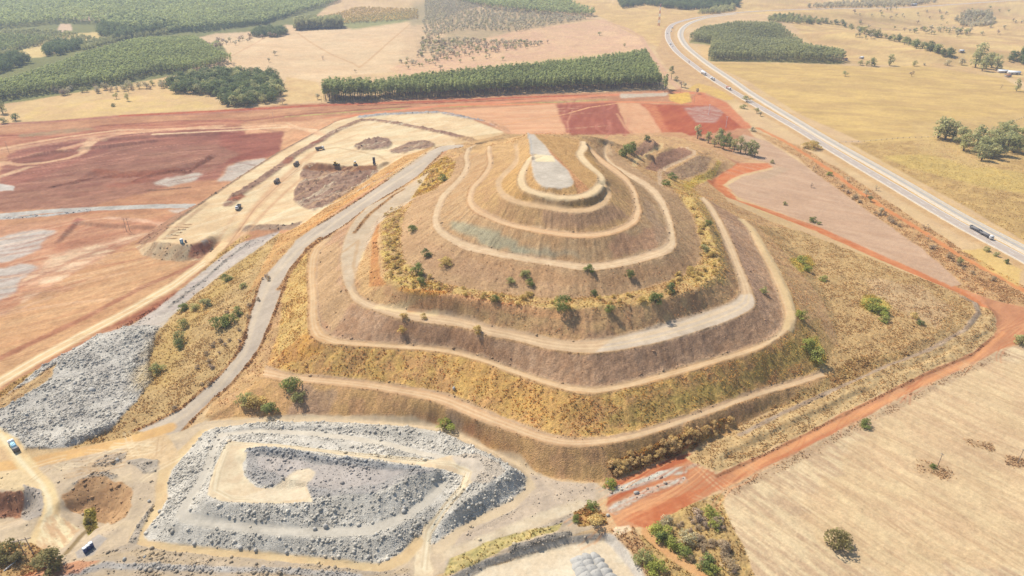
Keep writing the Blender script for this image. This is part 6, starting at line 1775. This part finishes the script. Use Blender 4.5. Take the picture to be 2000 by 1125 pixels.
pole(1384, 224, 12, "white double armed light pole on the red field, left one", "light_pole", "white", .22, lamp=True, cat="light pole")
pole(1417.6, 249, 12, "white double armed light pole on the red field, right one", "light_pole", "white", .22, lamp=True, cat="light pole")
pole(1355.5, 201, 13, "utility pole at the yellow triangle by the orange junction", "utility_pole", arm=2.2, cat="utility pole")
pole(1329, 181, 13, "utility pole behind the yellow triangle", "utility_pole", arm=2.2, cat="utility pole")
pole(693, 201, 12, "utility pole in front of the dark left end of the plantation block", "utility_pole", arm=2.2, az=1.2, cat="utility pole")
pole(535, 240, 12, "utility pole above the yellow patch of the red plain", "utility_pole", arm=2.0, az=1.2, cat="utility pole")
pole(18, 300, 12, "utility pole at the upper left of the red plain", "utility_pole", arm=2.0, az=1.2, cat="utility pole")
pole(1831, 912, 7.4, "wooden pole beside the little green bush in the pale field", "utility_pole", arm=1.2, az=.6, cat="utility pole")
pole(1987.5, 904, 7.4, "wooden pole at the right edge of the pale field", "utility_pole", arm=1.2, az=.6, cat="utility pole")
pole(629, 203, 10, "thin pole at the left foot of the plantation block", "utility_pole", arm=1.6, az=1.2, cat="utility pole")
for a, b, h, lb in ((251, 453, 11, "wooden twin pole frame standing on the red plain"), (57, 1084, 8.5, "wooden twin pole frame among the trees at bottom left")):
    x, y, z = hit1(a, b)
    t = root("pole_frame", x, y, z, .35 if a < 100 else 0, lb, "power pole")
    for s in (-1, 1):
        part("post", [tube((s * 1.3, 0, -.4), (s * 1.1, 0, h), .17, .12, 8)], "wood", t)
    part("crossarm", [bxm((0, 0, h - .8), (5.6, .2, .22))], "wood", t)
    part("brace", [bxm((0, .15, h * .55), (2.6, .12, .14))], "wood", t)
    part("insulator", [tube((q_, 0, h - .7), (q_, 0, h - .25), .08, .06, 6) for q_ in (-2.5, 0, 2.5)], "steel", t)
x, y, z = hit1(8, 1116); x2, y2, z2 = hit1(40, 1090)
t = root("fallen_pole", x, y, z + .25, math.atan2(y2 - y, x2 - x), "pale wooden pole lying on the ground at the bottom left corner", "pole")
part("post", [tube((0, 0, 0), (math.hypot(x2 - x, y2 - y), 0, .1 + z2 - z), .2, .16, 8)], "steel", t)
part("butt_band", [tube((.3, 0, 0), (.6, 0, 0), .23, .23, 8)], "dark", t)
# lattice mast
x, y, z = hit1(1286.5, 51)
t = root("radio_mast", x, y, z, 0, "red and white lattice mast on the far hillside", "mast")
Hm, sg = 46.0, 7
for k_ in range(sg):
    za, zb = Hm * k_ / sg, Hm * (k_ + 1) / sg; wa, wb = 2.0 - 1.5 * k_ / sg, 2.0 - 1.5 * (k_ + 1) / sg
    ps = []
    cn = [(-1, -1), (1, -1), (1, 1), (-1, 1)]
    for i_, (sx_, sy_) in enumerate(cn):
        ps.append(tube((sx_ * wa, sy_ * wa, za), (sx_ * wb, sy_ * wb, zb), .22, .22, 5))
        nx_, ny_ = cn[(i_ + 1) % 4]
        ps.append(tube((sx_ * wa, sy_ * wa, za), (nx_ * wb, ny_ * wb, zb), .13, .13, 4)); ps.append(tube((nx_ * wa, ny_ * wa, za), (sx_ * wb, sy_ * wb, zb), .13, .13, 4))
    part("mast_section", ps, "white" if k_ % 2 else "red", t)
part("antenna", [tube((.8, 0, Hm - 5), (.8, 0, Hm + 2), .25, .25, 6), bxm((-.9, 0, Hm - 2), (.5, 1.0, 2.4)), bxm((0, .9, Hm - 4), (1.0, .5, 2.4))], "white", t)


def shed(px, py, L, W_, H_, az, label, roof="roof", wall="wall"):
    x, y, z = hit1(px, py)
    t = root("shed", x, y, z, az, label, "shed")
    wl_ = part("wall", [bxm((0, 0, H_ / 2), (L, W_, H_))], wall, t)
    V = np.array([(-L / 2 - .5, -W_ / 2 - .6, H_), (L / 2 + .5, -W_ / 2 - .6, H_), (L / 2 + .5, 0, H_ + W_ * .22), (-L / 2 - .5, 0, H_ + W_ * .22), (-L / 2 - .5, W_ / 2 + .6, H_), (L / 2 + .5, W_ / 2 + .6, H_)])
    V = np.vstack([V, V + np.array((0, 0, .15))])
    F = np.array([(6, 7, 8, 9), (9, 8, 11, 10), (1, 0, 3, 2), (2, 3, 4, 5), (0, 1, 7, 6), (5, 4, 10, 11), (0, 6, 9, 3), (3, 9, 10, 4), (1, 2, 8, 7), (2, 5, 11, 8)])
    part("roof", [(V, F)], roof, t)
    part("door", [bxm((L * .2, -W_ / 2 - .03, H_ * .42), (L * .14, .08, H_ * .8))], "dark", wl_)
    part("window", [bxm((-L * .2, -W_ / 2 - .03, H_ * .6), (L * .12, .08, H_ * .3))], "glass", wl_)
    return t


shed(1958, 142, 14, 7, 3, -.2, "long white roofed farm shed, left of the pair by the tree clump")
shed(1979, 145, 16, 8, 3.4, -.3, "larger white roofed farm shed at the right edge of the pasture")
shed(1968, 150, 8, 5, 2.6, .2, "small farm shed below the white roofed pair", roof="tile")
shed(1783, 11, 18, 9, 4, .1, "white building beside the far right road")
shed(1682, 115, 6, 5, 3, .3, "small white hut behind the dark pasture tree")
shed(1650, 118, 6, 5, 3, .3, "small hut at the right end of the olive plantation", roof="tile")
shed(1877, 102, 7, 5, 3, .1, "little pale hut in the far right pasture")
# fence of the yellow pasture
fw = px2w("1640,279 1700,276 1760,270 1830,268 1950,250 2010,225", False, 6)
sq = np.concatenate([[0], np.cumsum(np.linalg.norm(np.diff(fw, axis=0), axis=1))])
sp_ = np.arange(0, sq[-1], 7.0); fx_ = np.interp(sp_, sq, fw[:, 0]); fy_ = np.interp(sp_, sq, fw[:, 1]); fz_ = hz(fx_, fy_)
t = root("fence", fx_[0], fy_[0], fz_[0], 0, "thin post and wire fence along the lower side of the yellow pasture", "fence")
for a, b, c in zip(fx_, fy_, fz_):
    part("fence_post", [bxm((a - fx_[0], b - fy_[0], c - fz_[0] + .6), (.3, .3, 1.5))], "wood", t)
part("wire", [tube((fx_[i] - fx_[0], fy_[i] - fy_[0], fz_[i] - fz_[0] + hh_), (fx_[i + 1] - fx_[0], fy_[i + 1] - fy_[0], fz_[i + 1] - fz_[0] + hh_), .04, .04, 4) for i in range(len(fx_) - 1) for hh_ in (.6, 1.1)], "steel", t)
# gray heaps on the white yard
hm_ = ground_mat("gray sand", 1.0, .06, .3, .1)
r_ = np.random.default_rng(41)
for k_, (a, b, rad) in enumerate(((1128, 1097, 2.6), (1137, 1094, 2.6), (1147, 1090, 2.6), (1161, 1088, 2.4), (1133, 1106, 3.0), (1147, 1103, 3.0), (1169, 1096, 2.3), (1138, 1117, 3.2), (1154, 1113, 3.2), (1176, 1106, 2.4), (1145, 1128, 3.4), (1163, 1123, 3.2), (1183, 1118, 2.6), (1192, 1128, 2.6))):
    x, y, z = hit1(a, b, .2)
    V = []; n_ = 28
    rings = np.linspace(0, 1, 9)
    for q_ in rings:
        an = np.arange(n_) * 2 * math.pi / n_
        rr = rad * (.04 + .96 * q_) * (1 + .07 * np.sin(an * 3 + k_) + .05 * np.sin(an * 5 + 2 * k_))
        V.append(np.stack([np.cos(an) * rr, np.sin(an) * rr, np.full(n_, rad * .58 * (math.cos(q_ * math.pi / 2 * 1.0) ** .9) - .1)], 1))
    V = np.vstack(V); i = np.arange(n_)
    F = np.vstack([np.stack([q_ * n_ + i, (q_ + 1) * n_ + i, (q_ + 1) * n_ + (i + 1) % n_, q_ * n_ + (i + 1) % n_], 1) for q_ in range(8)])
    c_ = alb((206, 202, 200)) * r_.uniform(.93, 1.06)
    o = mesh_np("gravel_pile", V, F, hm_, col=np.tile(c_, (len(V), 1)), smooth=True)
    o.location = (x, y, float(hz(np.array([x]), np.array([y]))[0])); o["label"] = "smooth gray gravel pile in the cluster on the white yard"; o["category"] = "pile"; o["group"] = "gravel piles on the white yard"
# large single boulders at the foot of the heaps
for k_, (a, b, sz_) in enumerate(((243, 1094, .9), (636, 1030, 1.3), (615, 1034, .9), (788, 1000, 1.1), (650, 1013, 1.0), (790, 868 + 125, 1.0), (1243, 964, 1.1), (1187, 1007, .8), (1187, 943, .7), (887, 760, 1.0), (180, 764, 1.6), (146, 751, 1.2), (153, 780, 1.0), (283, 1089, .8), (312, 1000, .8), (500, 1075, .9), (560, 1080, .8), (470, 1070, .9), (720, 1088, .8), (380, 1062, .9), (230, 900, 1.0), (292, 980, .8))):
    x, y, z = hit1(a, b)
    r = np.random.default_rng(200 + k_)
    me_v = IV * r.uniform(.75, 1.15, (12, 1)) * sz_ * r.uniform(.75, 1.2, 3)
    o = mesh_np("boulder", me_v, IF, rock_mt, col=np.tile(alb((214, 208, 204)), (12, 1)))
    o.location = (x, y, z + sz_ * .35)
    o["label"] = "pale gray boulder larger than the rubble around it"; o["category"] = "boulder"; o["group"] = "large boulders at the foot of the dumps"
# ---------------------------------------------------------------- the air
if HAZE > 0:
    x0, x1, y0, y1, z0, z1 = -9000.0, 9000.0, -300.0, 7000.0, float(Zd.min()) - 1.0, CAM_H + 12.0
    hv_ = np.array([(a, b, c) for c in (z0, z1) for b in (y0, y1) for a in (x0, x1)])
    hf_ = np.array([(0, 2, 3, 1), (4, 5, 7, 6), (0, 1, 5, 4), (2, 6, 7, 3), (0, 4, 6, 2), (1, 3, 7, 5)])
    hm = bpy.data.materials.new("haze"); hm.use_nodes = True
    nt = hm.node_tree; nt.nodes.remove(nt.nodes["Principled BSDF"])
    pv = nt.nodes.new("ShaderNodeVolumePrincipled")
    pv.inputs["Color"].default_value = (.66, .78, 1.0, 1); pv.inputs["Density"].default_value = HAZE; pv.inputs["Anisotropy"].default_value = .2
    nt.links.new(pv.outputs[0], nt.nodes["Material Output"].inputs["Volume"])
    o = mesh_np("haze", hv_, hf_, hm)
    o["kind"] = "stuff"; o["label"] = "thin pale haze over the whole country"; o["category"] = "haze"
    SC.cycles.volume_bounces = 1
